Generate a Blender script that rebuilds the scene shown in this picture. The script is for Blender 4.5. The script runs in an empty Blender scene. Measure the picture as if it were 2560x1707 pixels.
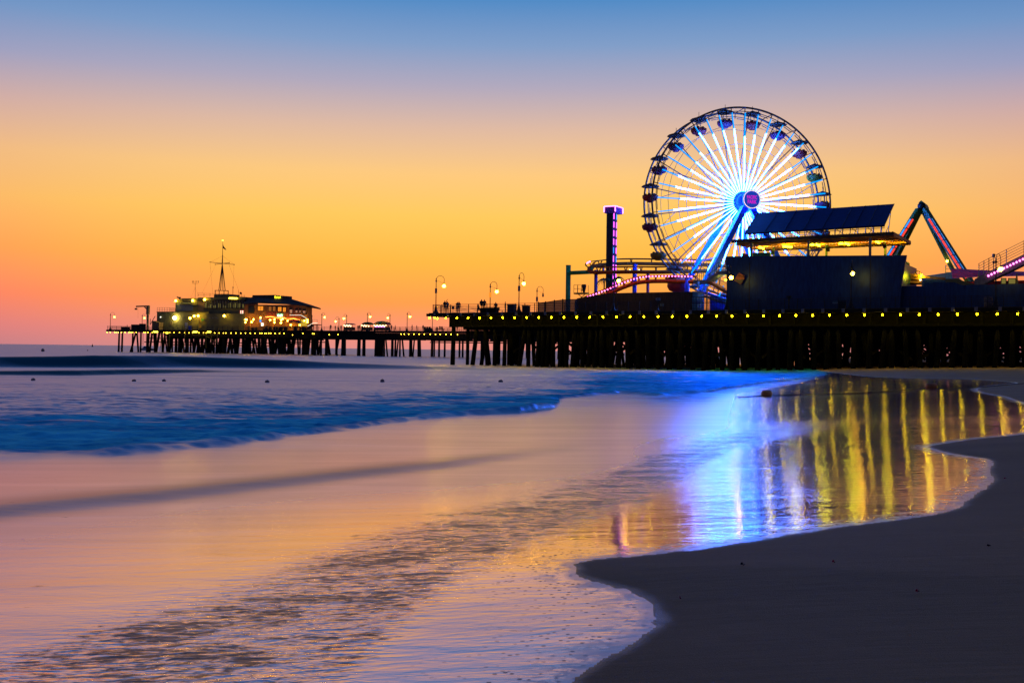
import bpy, bmesh, math, random
import numpy as np
from mathutils import Vector, Matrix

random.seed(7)
rng = np.random.default_rng(11)
scene = bpy.context.scene
COL = scene.collection
R = math.radians

# ------------------------------------------------------------------ camera
FPX, CX, CY = 2560 * 35.0 / 36.0, 1280.0, 853.5       # photograph pixels
EYE = 1.72                                            # above the wash line; the open sea lies lower
SEA = -0.45
PITCH = math.atan(22.5 / FPX)
ROLL = 0.0129
_F = Vector((0, math.cos(PITCH), math.sin(PITCH)))
_u0 = Vector((0, -math.sin(PITCH), math.cos(PITCH)))
_r0 = Vector((1, 0, 0))
_Rt = math.cos(ROLL) * _r0 + math.sin(ROLL) * _u0
_Up = -math.sin(ROLL) * _r0 + math.cos(ROLL) * _u0
CAM = Vector((0, 0, EYE))
cd = bpy.data.cameras.new("camera")
cd.lens = 35.0
cd.sensor_width = 36.0
cd.clip_start = 0.1
cd.clip_end = 60000.0
cam = bpy.data.objects.new("camera", cd)
M = Matrix((_Rt, _Up, -_F)).transposed().to_4x4()
M.translation = CAM
cam.matrix_world = M
COL.objects.link(cam)
scene.camera = cam

# ------------------------------------------------------------------ world: afterglow sky
scene.view_settings.view_transform = 'Standard'
scene.view_settings.look = 'None'
scene.view_settings.exposure = 0.0
scene.view_settings.gamma = 1.0
scene.render.engine = 'CYCLES'
scene.cycles.use_denoising = True
scene.cycles.max_bounces = 6
scene.cycles.sample_clamp_indirect = 40.0
scene.cycles.sample_clamp_direct = 25.0


def lin(c):
    out = []
    for v in c[:3]:
        v = v / 255.0
        out.append(v / 12.92 if v <= 0.04045 else ((v + 0.055) / 1.055) ** 2.4)
    return tuple(out) + (1.0,)


world = bpy.data.worlds.new("World")
scene.world = world
world.use_nodes = True
wt = world.node_tree
wt.nodes.clear()


def wn(t, **kw):
    n = wt.nodes.new(t)
    for k, v in kw.items():
        setattr(n, k, v)
    return n


def ramp_fill(node, stops, interp='LINEAR'):
    cr = node.color_ramp
    cr.interpolation = interp
    while len(cr.elements) > 1:
        cr.elements.remove(cr.elements[-1])
    cr.elements[0].position = stops[0][0]
    cr.elements[0].color = stops[0][1]
    for p, c in stops[1:]:
        e = cr.elements.new(p)
        e.color = c


def sky_stops(table):
    return [(math.sin(R(el)), lin(c)) for el, c in table]


GLOW = [(0.0, (219, 142, 138)), (1.0, (237, 142, 120)), (2.6, (255, 154, 78)), (5.0, (255, 181, 66)), (7.6, (255, 199, 90)),
        (10.0, (250, 199, 124)), (12.5, (221, 184, 161)), (14.8, (175, 167, 188)), (17.0, (126, 156, 199)),
        (19.4, (76, 137, 197)), (30, (38, 86, 156)), (60, (22, 50, 104)), (90, (14, 34, 78))]
SIDE = [(0.0, (190, 122, 132)), (1.0, (216, 122, 128)), (2.6, (250, 122, 106)), (5.0, (255, 152, 90)), (7.6, (248, 178, 104)),
        (10.0, (236, 180, 130)), (12.5, (202, 166, 166)), (14.8, (148, 155, 192)), (17.0, (106, 145, 195)),
        (19.4, (62, 124, 188)), (30, (36, 80, 146)), (60, (22, 50, 104)), (90, (14, 34, 78))]
EAST = [(0.0, (80, 74, 96)), (5.0, (92, 78, 102)), (12.0, (82, 80, 116)), (25.0, (46, 72, 122)), (60, (22, 50, 104)), (90, (14, 34, 78))]
tc = wn('ShaderNodeTexCoord')
nrm = wn('ShaderNodeVectorMath', operation='NORMALIZE')
sep = wn('ShaderNodeSeparateXYZ')
wt.links.new(tc.outputs['Generated'], nrm.inputs[0])
wt.links.new(nrm.outputs[0], sep.inputs[0])
ramps = []
for tab in (GLOW, SIDE, EAST):
    rn = wn('ShaderNodeValToRGB')
    ramp_fill(rn, sky_stops(tab))
    wt.links.new(sep.outputs['Z'], rn.inputs[0])
    ramps.append(rn)
comb = wn('ShaderNodeCombineXYZ')
wt.links.new(sep.outputs['X'], comb.inputs[0])
wt.links.new(sep.outputs['Y'], comb.inputs[1])
n2 = wn('ShaderNodeVectorMath', operation='NORMALIZE')
wt.links.new(comb.outputs[0], n2.inputs[0])
dot = wn('ShaderNodeVectorMath', operation='DOT_PRODUCT')
wt.links.new(n2.outputs[0], dot.inputs[0])
SUN_AZ = R(-1.0)
dot.inputs[1].default_value = (math.sin(SUN_AZ), math.cos(SUN_AZ), 0)


def wmap(a, b):
    m = wn('ShaderNodeMapRange')
    m.interpolation_type = 'SMOOTHSTEP'
    m.inputs['From Min'].default_value = a
    m.inputs['From Max'].default_value = b
    wt.links.new(dot.outputs['Value'], m.inputs['Value'])
    return m


def wmix(f, a, b):
    m = wn('ShaderNodeMix', data_type='RGBA')
    wt.links.new(f.outputs[0], m.inputs[0])
    wt.links.new(a, m.inputs[6])
    wt.links.new(b, m.inputs[7])
    return m.outputs[2]


side = wmix(wmap(0.1, 0.82), ramps[2].outputs[0], ramps[1].outputs[0])
full = wmix(wmap(0.84, 0.995), side, ramps[0].outputs[0])
bg = wn('ShaderNodeBackground')
bg.inputs[1].default_value = 1.0
wt.links.new(full, bg.inputs[0])
# the physical sky of a sun just under the sea horizon, behind the gradient
sk = wn('ShaderNodeTexSky')
sk.sky_type = 'NISHITA'
sk.sun_disc = False
sk.sun_elevation = R(0.0)
sk.sun_rotation = SUN_AZ
bg2 = wn('ShaderNodeBackground')
bg2.inputs[1].default_value = 0.012
wt.links.new(sk.outputs[0], bg2.inputs[0])
add = wn('ShaderNodeAddShader')
wt.links.new(bg.outputs[0], add.inputs[0])
wt.links.new(bg2.outputs[0], add.inputs[1])
wo = wn('ShaderNodeOutputWorld')
wt.links.new(add.outputs[0], wo.inputs[0])


# ------------------------------------------------------------------ pixel helpers (planning only)
def ray(px, py):
    return _F * FPX + _Rt * (px - CX) - _Up * (py - CY)


def at(px, py, Y):
    d = ray(px, py)
    return CAM + d * (Y / d.y)


def ground(px, py, z=0.0):
    d = ray(px, py)
    return CAM + d * ((z - EYE) / d.z)


class Frame:
    """s along a pier front, o back from it, z up"""

    def __init__(self, pa, Ya, pb, Yb):
        a, b = at(pa, 800, Ya), at(pb, 800, Yb)
        self.A = Vector((a.x, a.y, 0))
        d = Vector((b.x - a.x, b.y - a.y, 0))
        self.L = d.length
        self.e = d.normalized()
        self.n = Vector((-self.e.y, self.e.x, 0))
        self.yaw = math.atan2(self.e.y, self.e.x)

    def P(self, s, o, z):
        return self.A + self.e * s + self.n * o + Vector((0, 0, z))

    def pp(self, px, py, o):
        d = ray(px, py)
        t = (self.A + self.n * o - CAM).dot(self.n) / d.dot(self.n)
        return CAM + d * t

    def sz(self, px, py, o):
        p = self.pp(px, py, o)
        return (p - self.A).dot(self.e), p.z

    def scale(self, px, o):
        return FPX / self.pp(px, 800, o).y


NEAR = Frame(1080, 144, 2544, 104)
FAR = Frame(270, 333, 1015, 288)
ZD = EYE + 5.28                                             # deck height of both piers


# ------------------------------------------------------------------ materials
def new_mat(name):
    m = bpy.data.materials.new(name)
    m.use_nodes = True
    m.node_tree.nodes.clear()
    return m


def N(m, t, **kw):
    n = m.node_tree.nodes.new(t)
    for k, v in kw.items():
        setattr(n, k, v)
    return n


def L(m, a, b):
    m.node_tree.links.new(a, b)


def mat(name, col, rough=0.7, metal=0.0, var=0.25, scale=3.0, stretch=(1, 1, 1), bump=0.0, spec=0.4):
    m = new_mat(name)
    out = N(m, 'ShaderNodeOutputMaterial')
    p = N(m, 'ShaderNodeBsdfPrincipled')
    L(m, p.outputs[0], out.inputs[0])
    p.inputs['Roughness'].default_value = rough
    p.inputs['Metallic'].default_value = metal
    p.inputs['Specular IOR Level'].default_value = spec
    t = N(m, 'ShaderNodeTexCoord')
    mp = N(m, 'ShaderNodeMapping')
    mp.inputs['Scale'].default_value = stretch
    L(m, t.outputs['Object'], mp.inputs[0])
    nz = N(m, 'ShaderNodeTexNoise')
    nz.inputs['Scale'].default_value = scale
    nz.inputs['Detail'].default_value = 5
    L(m, mp.outputs[0], nz.inputs['Vector'])
    r = N(m, 'ShaderNodeValToRGB')
    lo = tuple(c * (1 - var) for c in col[:3]) + (1,)
    hi = tuple(min(1, c * (1 + var)) for c in col[:3]) + (1,)
    ramp_fill(r, [(0.3, lo), (0.7, hi)])
    L(m, nz.outputs[0], r.inputs[0])
    L(m, r.outputs[0], p.inputs['Base Color'])
    if bump:
        b = N(m, 'ShaderNodeBump')
        b.inputs['Strength'].default_value = bump
        b.inputs['Distance'].default_value = 0.05
        L(m, nz.outputs[0], b.inputs['Height'])
        L(m, b.outputs[0], p.inputs['Normal'])
    return m


def glow(name, col, strength):
    m = new_mat(name)
    out = N(m, 'ShaderNodeOutputMaterial')
    e = N(m, 'ShaderNodeEmission')
    e.inputs[0].default_value = tuple(col[:3]) + (1,)
    e.inputs[1].default_value = strength
    L(m, e.outputs[0], out.inputs[0])
    return m


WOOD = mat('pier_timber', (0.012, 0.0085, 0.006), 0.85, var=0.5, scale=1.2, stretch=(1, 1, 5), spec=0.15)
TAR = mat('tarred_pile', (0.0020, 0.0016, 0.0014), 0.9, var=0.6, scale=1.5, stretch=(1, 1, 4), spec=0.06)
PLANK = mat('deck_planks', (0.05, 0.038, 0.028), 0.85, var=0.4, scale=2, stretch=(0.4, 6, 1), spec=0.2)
IRON = mat('dark_iron', (0.018, 0.016, 0.016), 0.55, metal=0.3, var=0.3)
STEEL = mat('grey_steel', (0.16, 0.15, 0.15), 0.5, metal=0.4, var=0.2)
RIM = mat('rim_steel', (0.12, 0.085, 0.08), 0.5, metal=0.2, var=0.25)
WHITE = mat('white_paint', (0.62, 0.62, 0.64), 0.5, var=0.1)
NAVY = mat('navy_wall_paint', (0.006, 0.030, 0.105), 0.42, metal=0.45, var=0.35, scale=1.1, stretch=(4, 4, 0.8), bump=0.15)
SOLAR = mat('solar_panel_glass', (0.012, 0.035, 0.15), 0.3, metal=0.1, var=0.4, scale=2.0, stretch=(1, 1, 12))
BROWN = mat('brown_cladding', (0.042, 0.022, 0.016), 0.75, var=0.4, scale=2.5, stretch=(3, 3, 0.4))
ORANGE_WOOD = mat('orange_timber', (0.42, 0.13, 0.03), 0.7, var=0.3, scale=2)
PINK_TRACK = mat('pink_track_paint', (0.42, 0.07, 0.012), 0.8, var=0.2, spec=0.1)
GREEN = mat('green_paint', (0.03, 0.24, 0.06), 0.5, var=0.25)
DGREEN = mat('dark_green_paint', (0.05, 0.13, 0.025), 0.55, var=0.3)
PURPLE = mat('purple_paint', (0.14, 0.03, 0.22), 0.5, var=0.2)
BLUE = mat('bright_blue_paint', (0.015, 0.07, 0.62), 0.45, var=0.2)
RED = mat('red_paint', (0.45, 0.03, 0.06), 0.5, var=0.2)
YELLOW = mat('yellow_paint', (0.5, 0.32, 0.03), 0.5, var=0.2)
MAGENTA = mat('magenta_canvas', (0.6, 0.03, 0.09), 0.7, var=0.25)
GREYBLUE = mat('grey_blue_roofing', (0.12, 0.17, 0.22), 0.6, var=0.25)
RWALL = mat('rust_brown_boards', (0.34, 0.13, 0.035), 0.8, var=0.3, scale=1.0, stretch=(1, 1, 5))
CREAM = mat('cream_stucco', (0.14, 0.135, 0.055), 0.8, var=0.2, scale=0.5)
TAN = mat('tan_stucco', (0.22, 0.15, 0.07), 0.8, var=0.25, scale=0.6)
ROOF = mat('shingle_roof', (0.055, 0.04, 0.03), 0.85, var=0.4, scale=1.5)
DARKGLASS = mat('dark_glass', (0.03, 0.035, 0.03), 0.12, var=0.2)
CONC = mat('grey_concrete', (0.20, 0.19, 0.18), 0.8, var=0.2)
CLOTH_D = mat('dark_cloth', (0.022, 0.02, 0.024), 0.9, var=0.4, scale=8)
CLOTH_B = mat('blue_cloth', (0.03, 0.04, 0.08), 0.9, var=0.4, scale=8)
SKIN = mat('skin', (0.20, 0.11, 0.075), 0.6, var=0.1)
HAIR = mat('hair', (0.02, 0.014, 0.01), 0.7, var=0.2)
FLOATM = mat('orange_float_plastic', (0.34, 0.10, 0.015), 0.45, var=0.3)
BUOYM = mat('grey_buoy_plastic', (0.20, 0.15, 0.15), 0.5, var=0.3)
ROPE = mat('rope_fibre', (0.02, 0.02, 0.022), 0.9, var=0.4, scale=30)
LEAF = mat('palm_leaf', (0.03, 0.045, 0.015), 0.7, var=0.4)
CANVAS_B = mat('blue_canvas', (0.06, 0.10, 0.16), 0.8, var=0.2)

E_LAMP = glow('lamp_globe_glow', (1.0, 0.58, 0.03), 46)
E_BULB = glow('pier_bulb_glow', (0.95, 0.70, 0.0025), 280)
E_BULBF = glow('far_pier_bulb_glow', (1.0, 0.62, 0.03), 16)
E_WIN = glow('warm_window_glow', (1.0, 0.30, 0.025), 1.0)
E_WIN2 = glow('dim_window_glow', (0.55, 0.45, 0.10), 0.32)
E_STRING = glow('red_string_glow', (1.0, 0.16, 0.02), 14)
E_PINK = glow('pink_bulb_glow', (1.0, 0.16, 0.70), 6)
E_PINKSTRIP = glow('magenta_strip_glow', (0.9, 0.10, 0.85), 3.2)
E_SPOKE = glow('spoke_white_blue_glow', (0.022, 0.17, 1.0), 120)
E_CYAN = glow('spoke_cyan_glow', (0.0, 0.30, 1.0), 1.6)
E_FLUO = glow('yellow_tube_glow', (0.80, 0.86, 0.006), 190)
E_FLUOF = glow('far_tube_glow', (1.0, 0.72, 0.04), 9)
E_RED = glow('red_strip_glow', (1.0, 0.05, 0.03), 1.4)
E_BLUE = glow('blue_strip_glow', (0.04, 0.28, 1.0), 1.6)
E_GREEN = glow('green_sign_glow', (0.0, 0.62, 0.22), 1.2)
E_SIGNY = glow('yellow_sign_glow', (1.0, 0.85, 0.02), 2.2)
E_WHITE = glow('white_light_glow', (1.0, 0.92, 0.68), 2.6)
E_SIGNP = glow('magenta_letter_glow', (0.75, 0.0, 0.62), 1.0)
E_SIGNB = glow('blue_disc_glow', (0.01, 0.045, 0.42), 1.0)
E_RING = glow('ring_bulb_glow', (1.0, 0.72, 0.62), 2.0)
E_SHOP = glow('stall_light_glow', (1.0, 0.82, 0.35), 5)


# ------------------------------------------------------------------ mesh builder
class MB:
    def __init__(self):
        self.v, self.f, self.m, self.sm = [], [], [], []
        self.mats = []

    def mi(self, material):
        if material not in self.mats:
            self.mats.append(material)
        return self.mats.index(material)

    def add(self, vs, fs, material, smooth=False):
        b = len(self.v)
        k = self.mi(material)
        self.v += [tuple(p) for p in vs]
        for f in fs:
            self.f.append([b + i for i in f])
            self.m.append(k)
            self.sm.append(smooth)

    def hexa(self, p, material):
        """8 points: 4 bottom ccw, 4 top ccw"""
        self.add(p, [(3, 2, 1, 0), (4, 5, 6, 7), (0, 1, 5, 4), (1, 2, 6, 5), (2, 3, 7, 6), (3, 0, 4, 7)], material)

    def box(self, c, size, material, yaw=0.0):
        c = Vector(c)
        ex = Vector((math.cos(yaw), math.sin(yaw), 0)) * size[0] / 2
        ey = Vector((-math.sin(yaw), math.cos(yaw), 0)) * size[1] / 2
        ez = Vector((0, 0, size[2] / 2))
        self.hexa([c - ex - ey - ez, c + ex - ey - ez, c + ex + ey - ez, c - ex + ey - ez,
                   c - ex - ey + ez, c + ex - ey + ez, c + ex + ey + ez, c - ex + ey + ez], material)

    def fbox(self, fr, s0, s1, o0, o1, z0, z1, material):
        P = fr.P
        self.hexa([P(s0, o0, z0), P(s1, o0, z0), P(s1, o1, z0), P(s0, o1, z0),
                   P(s0, o0, z1), P(s1, o0, z1), P(s1, o1, z1), P(s0, o1, z1)], material)

    def prism(self, pts, back, material):
        """polygon extruded by vector back"""
        n = len(pts)
        q = [Vector(p) for p in pts]
        vs = q + [p + back for p in q]
        fs = [tuple(range(n)), tuple(range(2 * n - 1, n - 1, -1))]
        fs += [(i, i + n, (i + 1) % n + n, (i + 1) % n) for i in range(n)]
        self.add(vs, fs, material)

    def beam(self, a, b, w, h, material):
        a, b = Vector(a), Vector(b)
        d = (b - a).normalized()
        up = Vector((0, 0, 1)) if abs(d.z) < 0.95 else Vector((1, 0, 0))
        x = d.cross(up).normalized() * w / 2
        y = x.cross(d).normalized() * h / 2
        self.hexa([a - x - y, a + x - y, b + x - y, b - x - y, a - x + y, a + x + y, b + x + y, b - x + y], material)

    def tube(self, pts, r, material, n=8, closed=False, caps=True):
        pts = [Vector(p) for p in pts]
        k = len(pts)
        rs = r if isinstance(r, (list, tuple)) else [r] * k
        vs, fs = [], []
        ref = None
        for i, p in enumerate(pts):
            if closed:
                t = (pts[(i + 1) % k] - pts[i - 1]).normalized()
            else:
                t = (pts[min(i + 1, k - 1)] - pts[max(i - 1, 0)]).normalized()
            if ref is None:
                ref = Vector((0, 0, 1)) if abs(t.z) < 0.9 else Vector((1, 0, 0))
            x = (ref - t * ref.dot(t))
            if x.length < 1e-5:
                x = t.orthogonal()
            x.normalize()
            ref = x
            y = t.cross(x)
            for j in range(n):
                a = 2 * math.pi * j / n
                vs.append(p + (x * math.cos(a) + y * math.sin(a)) * rs[i])
        for i in range(k if closed else k - 1):
            i2 = (i + 1) % k
            for j in range(n):
                j2 = (j + 1) % n
                fs.append((i * n + j, i * n + j2, i2 * n + j2, i2 * n + j))
        if caps and not closed:
            fs.append(tuple(range(n - 1, -1, -1)))
            fs.append(tuple(range((k - 1) * n, k * n)))
        self.add(vs, fs, material, True)

    def sphere(self, c, r, material, n=10, m=6, sc=(1, 1, 1)):
        c = Vector(c)
        vs = [c + Vector((0, 0, -r * sc[2]))]
        for i in range(1, m):
            a = -math.pi / 2 + math.pi * i / m
            for j in range(n):
                b = 2 * math.pi * j / n
                vs.append(c + Vector((r * sc[0] * math.cos(a) * math.cos(b), r * sc[1] * math.cos(a) * math.sin(b), r * sc[2] * math.sin(a))))
        vs.append(c + Vector((0, 0, r * sc[2])))
        fs = []
        for j in range(n):
            fs.append((0, 1 + (j + 1) % n, 1 + j))
            fs.append((len(vs) - 1, 1 + (m - 2) * n + j, 1 + (m - 2) * n + (j + 1) % n))
        for i in range(m - 2):
            for j in range(n):
                fs.append((1 + i * n + j, 1 + i * n + (j + 1) % n, 1 + (i + 1) * n + (j + 1) % n, 1 + (i + 1) * n + j))
        self.add(vs, fs, material, True)

    def lathe(self, c, prof, material, n=12, axis=None, smooth=True):
        """prof: (radius, height) list along axis"""
        c = Vector(c)
        ax = Vector(axis).normalized() if axis is not None else Vector((0, 0, 1))
        x = ax.orthogonal().normalized()
        y = ax.cross(x)
        vs, fs = [], []
        for r, h in prof:
            for j in range(n):
                a = 2 * math.pi * j / n
                vs.append(c + ax * h + (x * math.cos(a) + y * math.sin(a)) * r)
        for i in range(len(prof) - 1):
            for j in range(n):
                j2 = (j + 1) % n
                fs.append((i * n + j, i * n + j2, (i + 1) * n + j2, (i + 1) * n + j))
        fs.append(tuple(range(n - 1, -1, -1)))
        k = (len(prof) - 1) * n
        fs.append(tuple(range(k, k + n)))
        self.add(vs, fs, material, smooth)

    def mesh(self, name, origin=Vector((0, 0, 0))):
        me = bpy.data.meshes.new(name)
        o = Vector(origin)
        me.from_pydata([tuple(Vector(p) - o) for p in self.v], [], self.f)
        for m_ in self.mats:
            me.materials.append(m_)
        me.polygons.foreach_set('material_index', self.m)
        me.polygons.foreach_set('use_smooth', self.sm)
        me.update()
        return me


def world_loc(o):
    p = Vector((0, 0, 0))
    while o is not None:
        p += o.location
        o = o.parent
    return p


def part(mb, name, parent, label=None, kind=None):
    """mesh child; all vertices are given in world space, roots are never rotated"""
    base = world_loc(parent)
    o = bpy.data.objects.new(name, mb.mesh(name, base))
    COL.objects.link(o)
    o.parent = parent
    if label:
        o['label'] = label
    if kind:
        o['kind'] = kind
    return o


def tag(o, label, cat, group=None):
    o['label'] = label
    o['category'] = cat
    if group:
        o['group'] = group
    return o


def thing(name, loc, label, cat, group=None):
    o = bpy.data.objects.new(name, None)
    o.empty_display_size = 0.5
    o.location = loc
    COL.objects.link(o)
    return tag(o, label, cat, group)


def solo(mb, name, loc, label, cat, group=None):
    o = bpy.data.objects.new(name, mb.mesh(name, loc))
    o.location = loc
    COL.objects.link(o)
    return tag(o, label, cat, group)


def copy_part(src, parent, shift):
    c = src.copy()
    COL.objects.link(c)
    c.parent = parent
    c.location = src.location + shift
    return c


def arc(a, b, n):
    return [a + (b - a) * i / n for i in range(n + 1)]


def text_mesh(mb, body, origin, ux, uy, size, material, depth=0.05):
    cu = bpy.data.curves.new('lettering', 'FONT')
    cu.body = body
    cu.align_x = 'CENTER'
    cu.align_y = 'CENTER'
    cu.size = 1.0
    cu.offset = 0.02
    cu.resolution_u = 3
    ob = bpy.data.objects.new('lettering', cu)
    COL.objects.link(ob)
    dg = bpy.context.evaluated_depsgraph_get()
    me = bpy.data.meshes.new_from_object(ob.evaluated_get(dg))
    vs = [Vector(origin) + Vector(ux) * v.co.x * size + Vector(uy) * v.co.y * size for v in me.vertices]
    mb.add(vs, [tuple(p.vertices) for p in me.polygons], material)
    bpy.data.objects.remove(ob)
    bpy.data.curves.remove(cu)
    bpy.data.meshes.remove(me)

# ------------------------------------------------------------------ beach and sea
SHORE_PX = [(2030, 921), (2060, 928), (2140, 938), (2220, 944), (2354, 946), (2423, 947), (2500, 952), (2556, 957), (2500, 962), (2454, 967),
            (2438, 975), (2475, 985), (2515, 990), (2545, 1003), (2580, 1010), (2640, 1030), (2660, 1050), (2620, 1072),
            (2560, 1085), (2510, 1090), (2463, 1094), (2410, 1100), (2368, 1107), (2326, 1113), (2314, 1117), (2330, 1121), (2368, 1132), (2425, 1141),
            (2466, 1146), (2478, 1151), (2474, 1163), (2473, 1178), (2484, 1191), (2482, 1202), (2464, 1216), (2437, 1230), (2424, 1242), (2410, 1258), (2375, 1277),
            (2310, 1290), (2234, 1299), (2119, 1313), (1985, 1333), (1851, 1356), (1760, 1369), (1660, 1380), (1565, 1390),
            (1480, 1399), (1442, 1405), (1432, 1413), (1440, 1430), (1462, 1447), (1489, 1457), (1527, 1465), (1573, 1478), (1611, 1497),
            (1636, 1518), (1647, 1538), (1639, 1559), (1604, 1584), (1546, 1620), (1489, 1656), (1431, 1697), (1380, 1735),
            (1290, 1800), (1190, 1880)]
COARSE_PX = [(2050, 935), (2200, 955), (2400, 985), (2520, 1035), (2540, 1090), (2440, 1180), (2300, 1265), (2000, 1330), (1700, 1378), (1520, 1430), (1480, 1520), (1430, 1640), (1330, 1760), (1180, 1900)]


def seg_dist(X, Y, poly):
    d = np.full(X.shape, 1e12)
    for i in range(len(poly) - 1):
        ax, ay = poly[i]
        bx, by = poly[i + 1]
        vx, vy = bx - ax, by - ay
        l2 = vx * vx + vy * vy
        t = np.clip(((X - ax) * vx + (Y - ay) * vy) / l2, 0, 1)
        dd = (X - ax - t * vx) ** 2 + (Y - ay - t * vy) ** 2
        np.minimum(d, dd, out=d)
    return np.sqrt(d)


def inside(X, Y, poly):
    r = np.zeros(X.shape, bool)
    n = len(poly)
    j = n - 1
    for i in range(n):
        xi, yi = poly[i]
        xj, yj = poly[j]
        if yi != yj:
            c = ((yi > Y) != (yj > Y)) & (X < (xj - xi) * (Y - yi) / (yj - yi) + xi)
            r ^= c
        j = i
    return r


CSH = np.array([(600, 1500), (200, 600), (95, 300), (60, 200)] + [tuple(ground(x, y, -0.08))[:2] for x, y in COARSE_PX] + [(-1.6, 3.0), (-9, -5), (-40, -30)])
CLAND = np.vstack([CSH, [[200, -80], [900, 300], [900, 1500]]])


CSAMP = []
for (ax_, ay_), (bx_, by_) in zip(CSH[3:-1], CSH[4:]):
    ln_ = math.hypot(bx_ - ax_, by_ - ay_)
    k_ = max(1, int(ln_ / (0.8 if math.hypot(ax_, ay_) < 35 else 2.5)))
    for j_ in range(k_):
        f_ = (j_ + 0.5) / k_
        CSAMP.append(((ax_ + (bx_ - ax_) * f_, ay_ + (by_ - ay_) * f_), ln_ / k_))


def base_z(X, Y):
    """the sloping foreshore that sand and wash share: 0 up the beach, SEA offshore"""
    d = seg_dist(X, Y, CSH)
    D = np.where(inside(X, Y, CLAND), -d, d)
    # a soft distance that has no ridge where two bays meet
    acc = np.zeros(X.shape)
    for (qx, qy), ds_ in CSAMP:
        acc += ds_ / np.maximum((X - qx) ** 2 + (Y - qy) ** 2, 0.3) ** 1.5
    soft = np.sqrt(2.0 / acc)
    D = np.where(D > 0, D + (soft - D) * np.clip((D - 1.5) / 3.0, 0, 1), D)
    u = 0.8 * np.log1p(np.exp(np.clip((D + 1.0) / 0.8, -30, 30)))
    return SEA * (1 - np.exp(-u / 5.5))


def ground_b(x, y):
    z = -0.05
    for _ in range(6):
        p = ground(x, y, z)
        z = float(base_z(np.array([p.x]), np.array([p.y]))[0])
    return p


shore = [ground_b(x, y) for x, y in SHORE_PX]
sh = [(600, 1500), (200, 600), (95, 300), (60, 200)] + [(p.x, p.y) for p in shore] + [(-1.6, 3.0), (-9, -5), (-40, -30)]
# corner-cut once so that the lobes are round
pts = np.array(sh)
ds = [pts[0]]
for i in range(len(pts) - 1):
    a, b = pts[i], pts[i + 1]
    ds += [a * 0.75 + b * 0.25, a * 0.25 + b * 0.75]
ds.append(pts[-1])
SH = np.array(ds)
LAND = np.vstack([SH, [[200, -80], [900, 300], [900, 1500]]])


_lat = rng.random((256, 256))


def vnoise(x, y):
    xi, yi = np.floor(x).astype(int), np.floor(y).astype(int)
    fx, fy = x - xi, y - yi
    fx, fy = fx * fx * (3 - 2 * fx), fy * fy * (3 - 2 * fy)
    g = lambda i, j: _lat[i & 255, j & 255]
    return (g(xi, yi) * (1 - fx) + g(xi + 1, yi) * fx) * (1 - fy) + (g(xi, yi + 1) * (1 - fx) + g(xi + 1, yi + 1) * fx) * fy - 0.5


def land_d(X, Y):
    d = seg_dist(X, Y, SH)
    r_ = np.minimum(1.0, 12.0 / np.maximum(np.hypot(X, Y), 1.0))
    wig = (vnoise(X * 2.2, Y * 2.2) * 0.07 + vnoise(X * 6.5 + 3, Y * 6.5) * 0.07 + vnoise(X * 17, Y * 17 + 8) * 0.03) * r_
    return wig + np.where(inside(X, Y, LAND), d, -d)


def sand_z(d):
    return np.where(d > 0, 1.25 * (1 - np.exp(-np.maximum(d, 0) / 30.0)), np.maximum(0.05 * d, -2.5) - 0.004)


def sand_at(x, y):
    X, Y = np.array([float(x)]), np.array([float(y)])
    return float((np.maximum(sand_z(land_d(X, Y)), -2.5) + base_z(X, Y))[0])


def sstep(a, b, x):
    t = np.clip((x - a) / (b - a), 0, 1)
    return t * t * (3 - 2 * t)


def polar(px_pts):
    """pixel polyline on the water -> azimuth, range, for interpolation by azimuth"""
    a = []
    for x, y in px_pts:
        p = ground_b(x, y)
        a.append((math.atan2(p.x, p.y), math.hypot(p.x, p.y)))
    a.sort()
    return np.array([q[0] for q in a]), np.array([q[1] for q in a])


def az_of(px):
    p = ground(px, 1200)
    return math.atan2(p.x, p.y)


def grid_mesh(name, az, rr, fz, fattr, material):
    A, RR = np.meshgrid(az, rr)
    X, Y = RR * np.sin(A), RR * np.cos(A)
    d = land_d(X, Y)
    Z, attrs = fz(X, Y, A, RR, d)
    nr, na = A.shape
    vs = np.stack([X, Y, Z], -1).reshape(-1, 3)
    idx = np.arange(nr * na).reshape(nr, na)
    quads = np.stack([idx[:-1, :-1], idx[:-1, 1:], idx[1:, 1:], idx[1:, :-1]], -1).reshape(-1, 4)[:, ::-1]
    keep = fattr(d).reshape(-1)
    qk = keep[quads].any(1)
    quads = quads[qk]
    used = np.unique(quads)
    remap = np.full(nr * na, -1)
    remap[used] = np.arange(len(used))
    quads = remap[quads]
    vs = vs[used]
    me = bpy.data.meshes.new(name)
    me.vertices.add(len(vs))
    me.vertices.foreach_set('co', vs.astype(np.float32).ravel())
    me.loops.add(quads.size)
    me.loops.foreach_set('vertex_index', quads.astype(np.int32).ravel())
    me.polygons.add(len(quads))
    me.polygons.foreach_set('loop_start', np.arange(0, quads.size, 4, dtype=np.int32))
    me.polygons.foreach_set('use_smooth', np.ones(len(quads), bool))
    me.update(calc_edges=True)
    for k, a in attrs.items():
        at_ = me.attributes.new(k, 'FLOAT', 'POINT')
        at_.data.foreach_set('value', np.broadcast_to(a, A.shape).reshape(-1)[used].astype(np.float32))
    me.materials.append(material)
    o = bpy.data.objects.new(name, me)
    o['kind'] = 'structure'
    COL.objects.link(o)
    return o


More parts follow.
